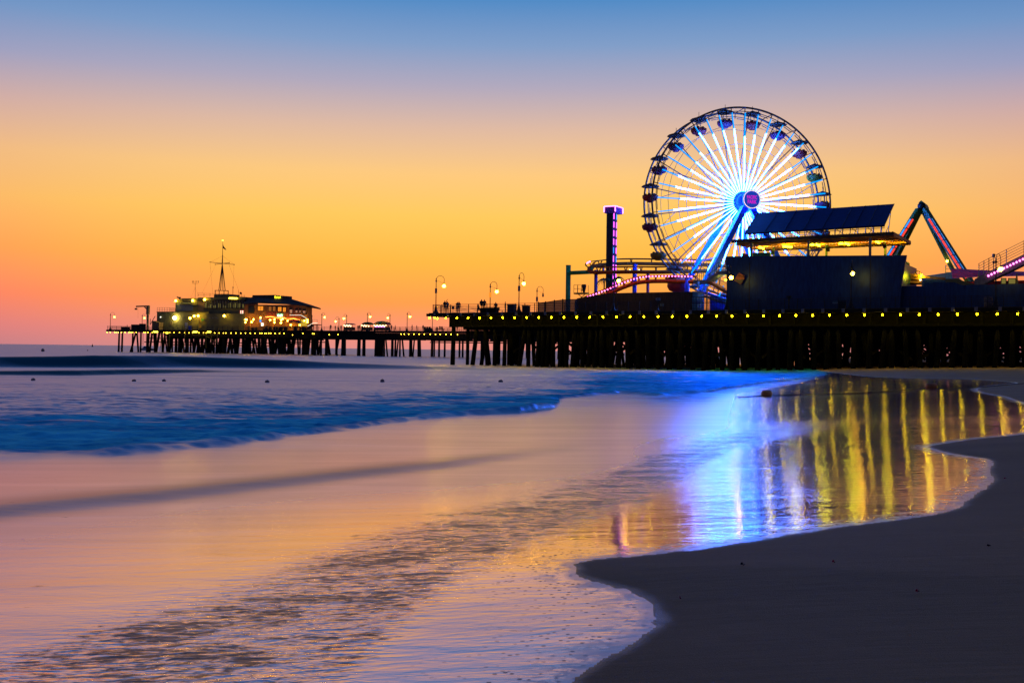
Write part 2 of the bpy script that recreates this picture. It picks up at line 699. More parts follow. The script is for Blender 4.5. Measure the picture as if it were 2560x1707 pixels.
W1 = polar([(-300, 917), (0, 917), (250, 917.5), (480, 917.5), (900, 921), (1300, 926), (1500, 929)])
W1A = [az_of(x) for x in (-500, -200, 0, 230, 480, 700, 900, 1100, 1260)], [0.25, 0.55, 0.8, 1.12, 0.98, 0.8, 0.5, 0.22, 0.0]
W2 = polar([(-300, 940), (0, 938), (200, 939), (350, 935), (500, 931), (700, 931), (900, 935)])
W2A = [az_of(x) for x in (-300, 0, 180, 350, 480, 560, 760)], [0.2, 0.27, 0.34, 0.33, 0.22, 0.12, 0.0]
BORE = polar([(-400, 1185), (-100, 1160), (0, 1152), (230, 1144), (383, 1132), (574, 1114), (727, 1092), (900, 1069), (1068, 1047), (1183, 1038), (1300, 1033),
              (1385, 1022), (1400, 1012)])
BOREA = [az_of(x) for x in (-300, 0, 574, 1000, 1150, 1330, 1375, 1400)], [0.06, 0.07, 0.08, 0.09, 0.15, 0.24, 0.2, 0.0]
BORE2 = polar([(800, 1020), (1150, 1010), (1355, 1002), (1450, 993), (1550, 984), (1650, 990), (1760, 985), (1850, 968), (1950, 955), (2030, 943), (2080, 935)])
BORE2A = [az_of(x) for x in (900, 1300, 1450, 1600, 1720, 1850, 2000, 2060)], [0.0, 0.07, 0.12, 0.14, 0.2, 0.16, 0.1, 0.0]
SW = polar([(-300, 1330), (0, 1300), (383, 1260), (574, 1237), (800, 1209), (1106, 1174), (1300, 1146), (1450, 1128), (1600, 1110)])
SWA = [az_of(x) for x in (-300, 0, 400, 800, 1106, 1300, 1480)], [0.045, 0.045, 0.048, 0.044, 0.036, 0.02, 0.0]
MUP = [az_of(x) for x in (-200, 0, 300, 600, 850, 1200, 1500, 1700, 1900, 2100)], None
MU = polar([(-200, 1620), (0, 1570), (300, 1490), (600, 1410), (850, 1330), (1200, 1235), (1500, 1155), (1700, 1090), (1900, 1045), (2100, 1035)])
ML = polar([(-100, 2600), (300, 2500), (850, 1780), (1000, 1620), (1150, 1490), (1300, 1405), (1400, 1360), (1600, 1285), (1750, 1195), (1900, 1120), (2060, 1085), (2120, 1060)])


def wave(A, RR, line, amp, face, back):
    rf = np.interp(A, line[0], line[1])
    a = np.interp(A, amp[0], amp[1])
    s = RR - rf
    prof = sstep(0, face, s) * np.exp(-np.maximum(s - face, 0) / back)
    return a * prof, s, a


def sea_height(X, Y, A, RR, d):
    dw = np.maximum(-d, 0)
    wob = vnoise(X * 0.6 + 40, Y * 0.6) * 0.5 + vnoise(X * 2.1, Y * 2.1 + 9) * 0.25
    h1, s1, a1 = wave(A, RR + vnoise(X * 0.12 + 40, Y * 0.1) * 1.2, W1, W1A, 3.6, 10)
    h1 = h1 * (1 + vnoise(X * 0.07, Y * 0.02 + 5) * 0.7)
    h2, s2, a2 = wave(A, RR + vnoise(X * 0.2 + 40, Y * 0.2) * 0.8, W2, W2A, 1.7, 4)
    h3, s3, a3 = wave(A, RR + wob * 0.3, BORE, BOREA, 0.75, 5)
    h4, s4, a4 = wave(A, RR + wob * 0.4, BORE2, BORE2A, 0.9, 5)
    h5, s5, a5 = wave(A, RR + wob * 0.15, SW, SWA, 1.1, 1.6)
    s3f = s3 + vnoise(X * 0.5, Y * 0.7 + 3) * 1.3 + vnoise(X * 3.0, Y * 3.0) * 0.3
    surf = np.maximum(sstep(-0.5, 1.3, s3f) * sstep(0.0, 0.03, a3), sstep(-0.1, 0.8, s4) * sstep(az_of(1000), az_of(1300), A) * sstep(az_of(2085), az_of(2030), A))
    lim = np.interp(A, [az_of(q) for q in (900, 1300, 1500, 1700)], [45, 60, 100, 135])
    far = np.exp(-np.maximum(RR - lim, 0) / 12)
    surf = np.maximum(surf, 0.8 * sstep(-16, -1.0, s4) * sstep(az_of(1420), az_of(1700), A) * sstep(az_of(2085), az_of(1980), A))  # blue foam skirt shoreward, painted in to widen the wheel's blue light
    wr = sstep(az_of(1240), az_of(1560), A)
    surf = surf * far
    chop = vnoise(X * 0.9, Y * 1.6) * 0.11 + vnoise(X * 2.3 + 7, Y * 4.1) * 0.06 + vnoise(X * 5.3, Y * 8.1 + 5) * 0.025
    swell = (vnoise(X * 0.05, Y * 0.16) * 0.35 + vnoise(X * 0.14 + 3, Y * 0.4) * 0.16) * sstep(80, 160, RR) * sstep(3000, 500, RR)
    z = h1 + h2 + h3 + h4 + h5 + chop * surf + swell
    z = z * sstep(0.0, 3.0, dw) + base_z(X, Y)
    # a thin raised lip of foam along the wash line
    mu = np.interp(A, MU[0], MU[1])
    ml = np.interp(A, ML[0], ML[1])
    mott = sstep(1.0, 0.80, RR / mu) * sstep(0.93, 1.2, RR / ml)
    face = np.maximum(sstep(-1.5, 1.6, s1) * sstep(5.6, 2.6, s1) * np.clip(a1 / 0.5, 0, 1) * (1.0 + vnoise(X * 0.11 + 9, Y * 0.3) * 0.6), sstep(-0.9, 0.8, s2) * sstep(3.0, 1.2, s2) * np.clip(a2 / 0.2, 0, 1))
    face = np.maximum(face, 0.6 * sstep(-0.7, 0.8, s5) * sstep(2.6, 0.7, s5) * np.clip(a5 / 0.04, 0, 1))
    return z, {'face': face, 'calm': sstep(az_of(1740), az_of(2040), A), 'shore': np.minimum(dw, 20), 'surf': surf, 'mottle': mott, 'bore': np.where(surf > 0, np.clip(s3, -1, 30) * (1 - wr) + np.clip(s4 * 0.16, 0, 14) * wr, 0)}


def beach_height(X, Y, A, RR, d):
    z = sand_z(d) + base_z(X, Y)
    z = z + (vnoise(X * 0.35, Y * 0.35) * 0.04 + vnoise(X * 1.3, Y * 1.3) * 0.006) * sstep(0.3, 3.0, d)
    return z, {'land': d}


def sea_material():
    m = new_mat('sea_water')
    out = N(m, 'ShaderNodeOutputMaterial')
    tcn = N(m, 'ShaderNodeTexCoord')

    def attr(n):
        a = N(m, 'ShaderNodeAttribute')
        a.attribute_name = n
        return a.outputs['Fac']

    def noise(scale, sx, sy, detail=4, rot=0.0, dist=0.0, rough=0.5):
        mp = N(m, 'ShaderNodeMapping')
        mp.inputs['Scale'].default_value = (sx, sy, 1)
        mp.inputs['Rotation'].default_value = (0, 0, rot)
        L(m, tcn.outputs['Object'], mp.inputs[0])
        z = N(m, 'ShaderNodeTexNoise')
        z.inputs['Scale'].default_value = scale
        z.inputs['Detail'].default_value = detail
        z.inputs['Distortion'].default_value = dist
        z.inputs['Roughness'].default_value = rough
        L(m, mp.outputs[0], z.inputs['Vector'])
        return z.outputs[0]

    def math_(op, a, b=None, clamp=False):
        n = N(m, 'ShaderNodeMath', operation=op)
        n.use_clamp = clamp
        for i, v in enumerate((a, b)):
            if v is None:
                continue
            if isinstance(v, (int, float)):
                n.inputs[i].default_value = v
            else:
                L(m, v, n.inputs[i])
        return n.outputs[0]

    def rng_(v, a, b, c=0.0, d=1.0, smooth=True):
        n = N(m, 'ShaderNodeMapRange')
        n.interpolation_type = 'SMOOTHSTEP' if smooth else 'LINEAR'
        for k, q in zip(('From Min', 'From Max', 'To Min', 'To Max'), (a, b, c, d)):
            n.inputs[k].default_value = q
        L(m, v, n.inputs['Value'])
        return n.outputs[0]

    def mixc(f, a, b):
        n = N(m, 'ShaderNodeMix', data_type='RGBA')
        L(m, f, n.inputs[0]) if not isinstance(f, float) else None
        for i, v in ((6, a), (7, b)):
            if isinstance(v, tuple):
                n.inputs[i].default_value = v
            else:
                L(m, v, n.inputs[i])
        return n.outputs[2]

    surf, shr, mott, bore = attr('surf'), attr('shore'), attr('mottle'), attr('bore')
    ROTB = R(-10)
    st = noise(0.55, 0.55, 1.0, 9, ROTB, 0.5, 0.62)
    st2 = noise(3.0, 0.35, 1.3, 4, ROTB, 0.4)
    deep = noise(0.06, 0.4, 1.5, 6, 0, 0.4, 0.62)
    swirl = noise(0.7, 0.22, 1.6, 5, ROTB, 0.8)
    depth = rng_(shr, 9.0, 22.0)
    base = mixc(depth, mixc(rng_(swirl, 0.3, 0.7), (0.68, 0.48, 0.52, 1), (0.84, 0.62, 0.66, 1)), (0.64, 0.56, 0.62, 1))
    fine = noise(9.0, 0.5, 1.6, 3, ROTB, 0.2)
    h = math_('ADD', math_('MULTIPLY', st, math_('ADD', math_('MULTIPLY', surf, 0.11), 0.010)), math_('MULTIPLY', st2, math_('ADD', math_('MULTIPLY', surf, 0.05), 0.005)))
    h = math_('ADD', h, math_('MULTIPLY', fine, math_('ADD', math_('MULTIPLY', mott, 0.010), math_('ADD', 0.0016, math_('MULTIPLY', attr('calm'), 0.0010)))))
    h = math_('ADD', h, math_('MULTIPLY', deep, math_('MULTIPLY', depth, 1.5)))
    bmp = N(m, 'ShaderNodeBump')
    bmp.inputs['Strength'].default_value = 1.0
    bmp.inputs['Distance'].default_value = 1.0
    L(m, h, bmp.inputs['Height'])
    film = N(m, 'ShaderNodeBsdfPrincipled')
    L(m, base, film.inputs['Base Color'])
    L(m, bmp.outputs[0], film.inputs['Normal'])
    L(m, math_('ADD', math_('ADD', 0.07, math_('MULTIPLY', rng_(shr, 0.8, 7.0, 0.0, 0.22), rng_(attr('calm'), 0.0, 1.0, 1.0, 0.12))), math_('MULTIPLY', depth, 0.10)), film.inputs['Roughness'])
    film.inputs['Metallic'].default_value = 0.72
    film.inputs['IOR'].default_value = 2.4
    film.inputs['Specular Tint'].default_value = (1.0, 0.92, 1.0, 1)
    # broken water of the surf: white foam with blue sky and wheel light put into its colour, thinning out seaward into smooth lanes
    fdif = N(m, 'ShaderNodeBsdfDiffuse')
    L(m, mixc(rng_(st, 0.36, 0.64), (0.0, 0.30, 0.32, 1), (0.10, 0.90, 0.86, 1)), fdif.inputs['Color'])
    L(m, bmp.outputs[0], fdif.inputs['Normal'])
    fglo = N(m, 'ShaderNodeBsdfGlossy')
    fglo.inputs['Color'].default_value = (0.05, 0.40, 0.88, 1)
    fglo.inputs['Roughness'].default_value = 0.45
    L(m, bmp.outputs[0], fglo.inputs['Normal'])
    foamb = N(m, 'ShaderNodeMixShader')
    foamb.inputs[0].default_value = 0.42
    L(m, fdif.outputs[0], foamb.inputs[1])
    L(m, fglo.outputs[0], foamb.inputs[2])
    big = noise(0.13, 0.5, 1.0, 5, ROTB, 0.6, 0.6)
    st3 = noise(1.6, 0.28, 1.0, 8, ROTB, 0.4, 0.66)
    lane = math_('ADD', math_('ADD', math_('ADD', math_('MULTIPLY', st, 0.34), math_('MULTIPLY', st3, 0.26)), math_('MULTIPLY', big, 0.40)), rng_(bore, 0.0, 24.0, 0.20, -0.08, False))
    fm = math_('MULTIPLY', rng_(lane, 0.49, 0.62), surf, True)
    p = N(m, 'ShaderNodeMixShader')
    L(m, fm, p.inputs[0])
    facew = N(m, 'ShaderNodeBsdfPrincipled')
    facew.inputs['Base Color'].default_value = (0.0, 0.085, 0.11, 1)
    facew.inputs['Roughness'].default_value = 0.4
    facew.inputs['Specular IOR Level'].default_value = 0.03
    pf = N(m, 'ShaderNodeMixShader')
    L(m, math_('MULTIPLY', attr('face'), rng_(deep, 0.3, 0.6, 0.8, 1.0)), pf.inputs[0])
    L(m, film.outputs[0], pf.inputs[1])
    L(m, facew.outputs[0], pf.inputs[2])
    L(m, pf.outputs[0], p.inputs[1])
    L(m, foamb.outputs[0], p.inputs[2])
    # drained patches: dark wet sand showing through the backwash
    wet = N(m, 'ShaderNodeBsdfPrincipled')
    wet.inputs['Base Color'].default_value = (0.024, 0.023, 0.026, 1)
    wet.inputs['Roughness'].default_value = 0.5
    wet.inputs['Specular IOR Level'].default_value = 0.3
    L(m, bmp.outputs[0], wet.inputs['Normal'])
    mo = noise(15.0, 0.40, 1.0, 8, ROTB, 0.6, 0.68)
    mo2 = noise(2.2, 0.4, 1.0, 6, ROTB, 0.4, 0.6)
    mv = math_('ADD', math_('ADD', math_('MULTIPLY', mo, 0.64), math_('MULTIPLY', mo2, 0.40)), math_('MULTIPLY', math_('SUBTRACT', mott, 1.0), 0.17))
    mm = math_('MULTIPLY', rng_(mv, 0.46, 0.59), 0.9, True)
    mx = N(m, 'ShaderNodeMixShader')
    L(m, mm, mx.inputs[0])
    L(m, p.outputs[0], mx.inputs[1])
    L(m, wet.outputs[0], mx.inputs[2])
    # bubbles and foam flecks near the wash line
    vo = N(m, 'ShaderNodeTexVoronoi')
    vo.inputs['Scale'].default_value = 15.0
    L(m, tcn.outputs['Object'], vo.inputs['Vector'])
    fl = noise(2.0, 0.8, 1.0, 5, 0, 0.4, 0.65)
    edge = rng_(shr, 0.02, 1.3, 1.0, 0.0)
    bub = math_('MULTIPLY', rng_(vo.outputs['Distance'], 0.16, 0.30, 1.0, 0.0), math_('MULTIPLY', edge, rng_(fl, 0.38, 0.50)), True)
    dk = N(m, 'ShaderNodeBsdfPrincipled')
    dk.inputs['Base Color'].default_value = (0.05, 0.047, 0.05, 1)
    dk.inputs['Roughness'].default_value = 0.7
    mx2 = N(m, 'ShaderNodeMixShader')
    L(m, bub, mx2.inputs[0])
    L(m, mx.outputs[0], mx2.inputs[1])
    L(m, dk.outputs[0], mx2.inputs[2])
    fo = N(m, 'ShaderNodeBsdfPrincipled')
    fo.inputs['Base Color'].default_value = (0.85, 0.85, 0.86, 1)
    fo.inputs['Roughness'].default_value = 0.5
    lace = math_('MULTIPLY', rng_(shr, 0.0, 0.5, 1.0, 0.0), rng_(noise(8.0, 0.7, 1.0, 6, 0, 0.8, 0.72), 0.45, 0.57))
    mx3 = N(m, 'ShaderNodeMixShader')
    rim = math_('MULTIPLY', rng_(math_('ADD', shr, math_('MULTIPLY', math_('SUBTRACT', noise(4.0, 0.8, 1.0, 4, 0, 0.4, 0.6), 0.5), 0.22)), 0.03, 0.15, 1.0, 0.0), 0.75)
    L(m, math_('MULTIPLY', math_('MAXIMUM', lace, rim), 0.9), mx3.inputs[0])
    L(m, mx2.outputs[0], mx3.inputs[1])
    L(m, fo.outputs[0], mx3.inputs[2])
    L(m, mx3.outputs[0], out.inputs[0])
    return m


def beach_material():
    m = new_mat('damp_sand')
    out = N(m, 'ShaderNodeOutputMaterial')
    p = N(m, 'ShaderNodeBsdfPrincipled')
    L(m, p.outputs[0], out.inputs[0])
    t = N(m, 'ShaderNodeTexCoord')

    def noise(scale, sx, sy, detail, rough=0.5):
        mp = N(m, 'ShaderNodeMapping')
        mp.inputs['Scale'].default_value = (sx, sy, 1)
        mp.inputs['Rotation'].default_value = (0, 0, R(-10))
        L(m, t.outputs['Object'], mp.inputs[0])
        z = N(m, 'ShaderNodeTexNoise')
        z.inputs['Scale'].default_value = scale
        z.inputs['Detail'].default_value = detail
        z.inputs['Roughness'].default_value = rough
        L(m, mp.outputs[0], z.inputs['Vector'])
        return z.outputs[0]
    big, mid, grain = noise(0.5, 0.6, 1.4, 4), noise(3.0, 0.25, 2.2, 7, 0.68), noise(95, 1, 1, 3, 0.7)
    a = N(m, 'ShaderNodeAttribute')
    a.attribute_name = 'land'
    wetm = N(m, 'ShaderNodeMapRange')
    for k, q in zip(('From Min', 'From Max', 'To Min', 'To Max'), (0.0, 0.15, 1.0, 0.0)):
        wetm.inputs[k].default_value = q
    wetm.interpolation_type = 'SMOOTHSTEP'
    L(m, a.outputs['Fac'], wetm.inputs['Value'])
    r = N(m, 'ShaderNodeValToRGB')
    ramp_fill(r, [(0.25, (0.20, 0.118, 0.056, 1)), (0.75, (0.37, 0.222, 0.106, 1))])
    ad = N(m, 'ShaderNodeMath', operation='MULTIPLY_ADD')
    L(m, big, ad.inputs[0])
    ad.inputs[1].default_value = 0.45
    sc = N(m, 'ShaderNodeMath', operation='MULTIPLY')
    L(m, grain, sc.inputs[0])
    sc.inputs[1].default_value = 0.55
    L(m, sc.outputs[0], ad.inputs[2])
    L(m, ad.outputs[0], r.inputs[0])
    L(m, r.outputs[0], p.inputs['Base Color'])
    rr = N(m, 'ShaderNodeMapRange')
    rr.inputs['To Min'].default_value = 0.85
    rr.inputs['To Max'].default_value = 0.42
    L(m, wetm.outputs[0], rr.inputs['Value'])
    L(m, rr.outputs[0], p.inputs['Roughness'])
    p.inputs['Specular IOR Level'].default_value = 0.25
    b1 = N(m, 'ShaderNodeMath', operation='MULTIPLY_ADD')
    L(m, grain, b1.inputs[0])
    b1.inputs[1].default_value = 0.004
    b2 = N(m, 'ShaderNodeMath', operation='MULTIPLY')
    L(m, mid, b2.inputs[0])
    b2.inputs[1].default_value = 0.012
    L(m, b2.outputs[0], b1.inputs[2])
    b = N(m, 'ShaderNodeBump')
    b.inputs['Distance'].default_value = 1.0
    b.inputs['Strength'].default_value = 0.8
    L(m, b1.outputs[0], b.inputs['Height'])
    L(m, b.outputs[0], p.inputs['Normal'])
    return m


fine_az = np.linspace(R(-33), R(33), 620)
AZ = np.concatenate([np.linspace(R(-85), R(-33.4), 40), fine_az, np.linspace(R(33.4), R(85), 40)])
RN = np.exp(np.arange(math.log(3.0), math.log(170), 0.0048))
RFAR = np.exp(np.linspace(math.log(171), math.log(40000), 130))
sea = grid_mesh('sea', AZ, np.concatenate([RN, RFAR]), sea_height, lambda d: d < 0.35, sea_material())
AZB = np.concatenate([np.linspace(R(-180), R(-33.4), 60), np.linspace(R(-33), R(33), 420), np.linspace(R(33.4), R(180), 60)])
RB = np.concatenate([[0.4, 1.0, 1.8, 2.5], np.exp(np.arange(math.log(3.0), math.log(260), 0.0075)), [300, 400, 600, 1000]])
beach = grid_mesh('beach', AZB, RB, beach_height, lambda d: d > -60, beach_material())


# ------------------------------------------------------------------ near pier
def bulb_part(parent, p, r=0.09, e=None, back=None, name='bulb'):
    mb = MB()
    mb.sphere(p, r, E_BULB, 8, 6, (1, 1, 1.25))
    b = Vector(back) if back is not None else Vector((0, 0.35, 0.0))
    mb.beam(Vector(p) + Vector((0, 0, r * 1.2)), Vector(p) + Vector((0, 0, r * 1.2)) + b, 0.08, 0.06, IRON)
    return part(mb, name, parent)


def pile(mb, a, b, r, foot=True):
    a, b = Vector(a), Vector(b)
    if foot:
        k = b.lerp(a, 0.10)
        mb.tube([a, b.lerp(a, 0.5), b.lerp(a, 0.13), k, b], [r * 0.92, r, r * 1.05, r * 1.35, r * 1.45], TAR, 8)
    else:
        mb.tube([a, b], r, TAR, 7)


SN = 112.0
near_pier = thing('pier', NEAR.P(0, 0, 0), 'broad dark timber pier carrying the fairground, yellow bulbs along its edge', 'pier')
mb = MB()
mb.fbox(NEAR, -0.6, SN, 0.0, 86, ZD - 0.12, ZD, PLANK)
part(mb, 'deck', near_pier)
mb = MB()
mb.fbox(NEAR, -0.7, SN, -0.12, 0.25, ZD - 0.50, ZD - 0.125, WOOD)
mb.fbox(NEAR, -0.95, -0.61, -0.12, 86, ZD - 0.50, ZD - 0.10, WOOD)
k = 0.4
while k < SN:
    mb.fbox(NEAR, k, k + 0.34, -0.20, -0.125, ZD - 0.46, ZD - 0.02, STEEL)
    k += 2.3
part(mb, 'fascia', near_pier)
mb = MB()
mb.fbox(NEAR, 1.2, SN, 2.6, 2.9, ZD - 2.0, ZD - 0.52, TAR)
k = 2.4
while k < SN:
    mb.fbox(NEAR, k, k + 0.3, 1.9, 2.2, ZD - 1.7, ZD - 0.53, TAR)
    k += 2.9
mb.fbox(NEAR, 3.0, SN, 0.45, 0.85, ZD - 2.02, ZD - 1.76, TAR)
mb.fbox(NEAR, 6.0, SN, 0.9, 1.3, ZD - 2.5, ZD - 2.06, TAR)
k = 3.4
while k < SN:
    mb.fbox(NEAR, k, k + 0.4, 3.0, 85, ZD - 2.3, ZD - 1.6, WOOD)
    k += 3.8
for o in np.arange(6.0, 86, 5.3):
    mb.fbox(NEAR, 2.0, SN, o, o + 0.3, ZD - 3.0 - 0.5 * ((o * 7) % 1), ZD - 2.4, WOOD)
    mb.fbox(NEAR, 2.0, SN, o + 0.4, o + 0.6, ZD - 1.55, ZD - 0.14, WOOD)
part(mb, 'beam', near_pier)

# bulbs: equal spacing along the front
s_first = NEAR.sz(1114, 794, -0.1)[0]
s_last = NEAR.sz(2544, 784, -0.1)[0]
stepb = (s_last - s_first) / 38.0
proto = bulb_part(near_pier, NEAR.P(s_first, -0.05, ZD - 0.78), back=NEAR.n * 0.5)
for i in range(1, 52):
    s = s_first + i * stepb
    if s > SN - 0.5:
        break
    copy_part(proto, near_pier, NEAR.e * (i * stepb))
for px, py, o in ((1074, 795, 1.5), (1086.5, 794.5, 4.5), (1093.5, 796, 7.0)):
    p = NEAR.pp(px, py, o)
    copy_part(proto, near_pier, p - NEAR.P(s_first, -0.05, ZD - 0.78))

# piles: the first two rows as parts, the dark forest behind them as one
front_px = [(1133, 1132), (1192, 1180), (1211, 1221), (1237, 1237), (1262, 1261), (1313, 1296), (1322, 1321), (1347, 1342), (1356, 1357),
            (1372, 1366), (1382, 1384), (1403, 1399), (1412, 1418), (1436, 1430), (1455, 1456), (1476, 1470), (1492, 1487)]
SNs = [(NEAR.sz(a, 850, 0.8)[0], NEAR.sz(b, 850, 0.8)[0]) for a, b in front_px]
s = SNs[-1][1] + 1.1
while s < SN - 1:
    SNs.append((s + random.uniform(-0.5, 0.5), s))
    s += random.uniform(1.15, 1.75)
for a, b in SNs[:62]:
    q = NEAR.P(b, 0.8, 0)
    zb = min(sand_at(q.x, q.y), 9.0) - 0.7
    mb = MB()
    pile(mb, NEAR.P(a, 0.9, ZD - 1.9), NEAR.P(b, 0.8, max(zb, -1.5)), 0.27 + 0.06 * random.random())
    part(mb, 'pile', near_pier)
mb = MB()
for row, o in enumerate(np.arange(4.5, 85, 4.1)):
    s = 3.2 + 0.6 * random.random()
    stp = 3.9
    while s < SN - 1:
        sb = s + random.choice((0, 0, 0, 0.8, -0.8, 0.4)) * 1.3
        q = NEAR.P(sb, o, 0)
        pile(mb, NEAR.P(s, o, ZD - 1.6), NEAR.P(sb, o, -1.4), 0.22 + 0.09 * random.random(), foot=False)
        s += stp * random.uniform(0.75, 1.3)
for o in np.arange(8.5, 84, 9):
    s = 8.0
    while s < SN - 8:
        mb.beam(NEAR.P(s, o + 0.4, 1.2), NEAR.P(s + 5.5, o + 0.4, ZD - 1.7), 0.14, 0.3, WOOD)
        mb.beam(NEAR.P(s + 5.5, o + 0.6, 1.2), NEAR.P(s, o + 0.6, ZD - 1.7), 0.14, 0.3, WOOD)
        s += 6.3
part(mb, 'rear_piles', near_pier, kind='stuff')

# railing
mb = MB()
for z in (0.28, 0.52, 0.76, 0.98, 1.18):
    mb.beam(NEAR.P(0, 0.12, ZD + z), NEAR.P(SN, 0.12, ZD + z), 0.05 if z < 1.1 else 0.07, 0.05, IRON)
    mb.beam(NEAR.P(0, 0.12, ZD + z), NEAR.P(0, 60, ZD + z), 0.05, 0.05, IRON)
s = 0.05
while s < SN:
    mb.fbox(NEAR, s, s + 0.08, 0.08, 0.16, ZD - 0.1, ZD + 1.22, IRON)
    s += 1.55
for o in np.arange(2, 60, 2.4):
    mb.fbox(NEAR, 0.0, 0.08, o, o + 0.08, ZD, ZD + 1.2, IRON)
part(mb, 'railing', near_pier)
mb = MB()
s0, s1 = NEAR.sz(1726, 760, 2.0)[0], NEAR.sz(1820, 760, 2.0)[0]
s = s0
while s < s1:
    mb.fbox(NEAR, s, s + 0.05, 2.0, 2.05, ZD, ZD + 1.75, IRON)
    s += 0.2
for z in (0.15, 0.95, 1.7):
    mb.fbox(NEAR, s0, s1, 1.94, 1.99, ZD + z, ZD + z + 0.06, IRON)
solo(mb, 'picket_fence', NEAR.P(s0, 2, ZD), 'dark picket fence standing before the blue lit gap beside the navy wall', 'fence')


# ------------------------------------------------------------------ lamp posts
def lamp_post(base, globe, label, banner=False, lit=True, group='curved lamp posts along the pier', pole_r=0.055, banner_mat=None):
    """base and globe: world points; the arm is an arch from the pole top over to the globe"""
    base, globe = Vector(base), Vector(globe)
    t = thing('lamp_post', base, label, 'lamp post', group)
    hd = Vector((globe.x - base.x, globe.y - base.y, 0))
    w = hd.length
    hd.normalize()
    zt = globe.z - base.z + 0.62 * 1.0
    mb = MB()
    mb.lathe(base, [(0.42, 0), (0.40, 0.12), (0.26, 0.25), (0.20, 0.55), (0.13, 0.85), (0.10, 1.0), (pole_r * 1.25, 1.25), (pole_r * 1.1, zt * 0.7), (pole_r, zt - 0.1),
                    (pole_r * 2.2, zt), (pole_r * 2.2, zt + 0.12), (pole_r, zt + 0.2), (pole_r * 1.6, zt + 0.36), (0.01, zt + 0.5)], IRON, 10)
    part(mb, 'pole', t)
    mb = MB()
    top = base + Vector((0, 0, zt + 0.05))
    c = top + hd * (w / 2 + 0.03)
    rr = w / 2
    pl = [c - hd * rr * math.cos(a) + Vector((0, 0, 1)) * (0.25 + 0.95 * max(rr, 0.42) * math.sin(a)) for a in arc(0, math.pi, 14)]
    mb.tube([top + hd * 0.02] + pl + [globe + Vector((0, 0, 0.3))], 0.032, IRON, 6)
    mb.tube([top + Vector((0, 0, -0.05)), top + hd * w * 0.35 + Vector((0, 0, 0.02)), top + hd * w * 0.62 + Vector((0, 0, -0.16)), top + hd * w + Vector((0, 0, -0.22))], 0.016, IRON, 5)
    mb.lathe(globe + Vector((0, 0, 0.2)), [(0.16, 0), (0.10, 0.12), (0.04, 0.2)], IRON, 8)
    part(mb, 'arm', t)
    mb = MB()
    if lit:
        mb.sphere(globe, 0.235, E_LAMP, 12, 8)
    else:
        mb.sphere(globe, 0.20, DARKGLASS, 12, 8, (0.8, 0.8, 1.2))
    part(mb, 'globe', t)
    if banner:
        mb = MB()
        zb = base.z + zt * 0.62
        mb.box((base.x, base.y - 0.09, zb + 0.38), (0.36, 0.06, 0.72), banner_mat or STEEL, NEAR.yaw)
        part(mb, 'sign_board', t)
    return t


def near_lamp(pole_px, gx, gy, o, label, banner=False, lit=True, arm=1.15, **kw):
    """pole at offset o; arm of true length, turned until its end stands over the globe column"""
    s0, _ = NEAR.sz(pole_px, 780, o)
    base = NEAR.P(s0, o, ZD)
    y0 = base.y
    app = (gx - pole_px) / FPX * y0
    arm = max(arm, abs(app) * 1.02)
    dy = math.sqrt(max(arm * arm - app * app, 0)) * (1 if kw.pop('back', True) else -1)
    g = at(gx, gy, y0 + dy)
    return lamp_post(base, g, label, banner, lit, **kw)


near_lamp(1089.5, 1110, 715, 0.45, 'curved lamp post with a dark sign board at the outer corner of the near pier', True)
near_lamp(1225, 1242, 729, 7.0, 'lit lamp post with a glowing yellow patch on its pole, behind the dark benches', True, banner_mat=E_WIN)
near_lamp(1297, 1309.5, 709, 0.45, 'tall lit lamp post with a sign board between the two square bins', True)
near_lamp(1342, 1357.5, 739, 22.0, 'unlit lamp post with drooping lantern at the start of the netted fence', True, lit=False)
near_lamp(1533.5, 1547, 702, 0.45, 'lit lamp post before the brown wall, its globe under the coaster track')
near_lamp(1817, 1828, 694, 0.45, 'lit lamp post at the edge of the navy wall, beside the striped sign')
near_lamp(2127, 2131, 684, 0.45, 'lit lamp post standing in front of the middle of the navy wall')
near_lamp(2489, 2501.5, 673, 0.45, 'lit lamp post by the rusty barrel in front of the pink bulb ramp')

# ------------------------------------------------------------------ navy hall, patio, canopy
OB = 5.0
navy = thing('pavilion', NEAR.P(NEAR.sz(1820, 770, OB)[0], OB, ZD), 'big navy walled pavilion with a lit roof terrace and solar canopy above', 'pavilion')
mb = MB()
tl, tr, br, bl = [NEAR.pp(x, y, OB) for x, y in ((1814, 641), (2266.5, 638), (2253, 716), (1820, 770))]
sbr = NEAR.sz(2253, 716, OB)[0]
b2 = NEAR.P(sbr - 0.12, OB, ZD)
bl = NEAR.P(NEAR.sz(1820, 770, OB)[0], OB, ZD)
mb.prism([bl, b2, br, tr, tl], NEAR.n * 0.35, NAVY)
part(mb, 'front_wall', navy)
mb = MB()
for x in (1873, 2175):
    s = NEAR.sz(x, 700, OB)[0]
    mb.fbox(NEAR, s, s + 0.09, OB - 0.05, OB - 0.003, ZD, min(tl.z, tr.z) - 0.2, IRON)
part(mb, 'wall_joint', navy)
ss0, ss1 = NEAR.sz(1822, 700, OB)[0], sbr
mb = MB()
mb.fbox(NEAR, ss0 + 0.4, ss1 - 0.4, OB + 0.36, OB + 12, ZD + 0.01, tl.z - 1.3, NAVY)
part(mb, 'hall', navy)
UNDER = mat('orange_roof_timber', (0.62, 0.17, 0.03), 0.7, var=0.25, scale=2)
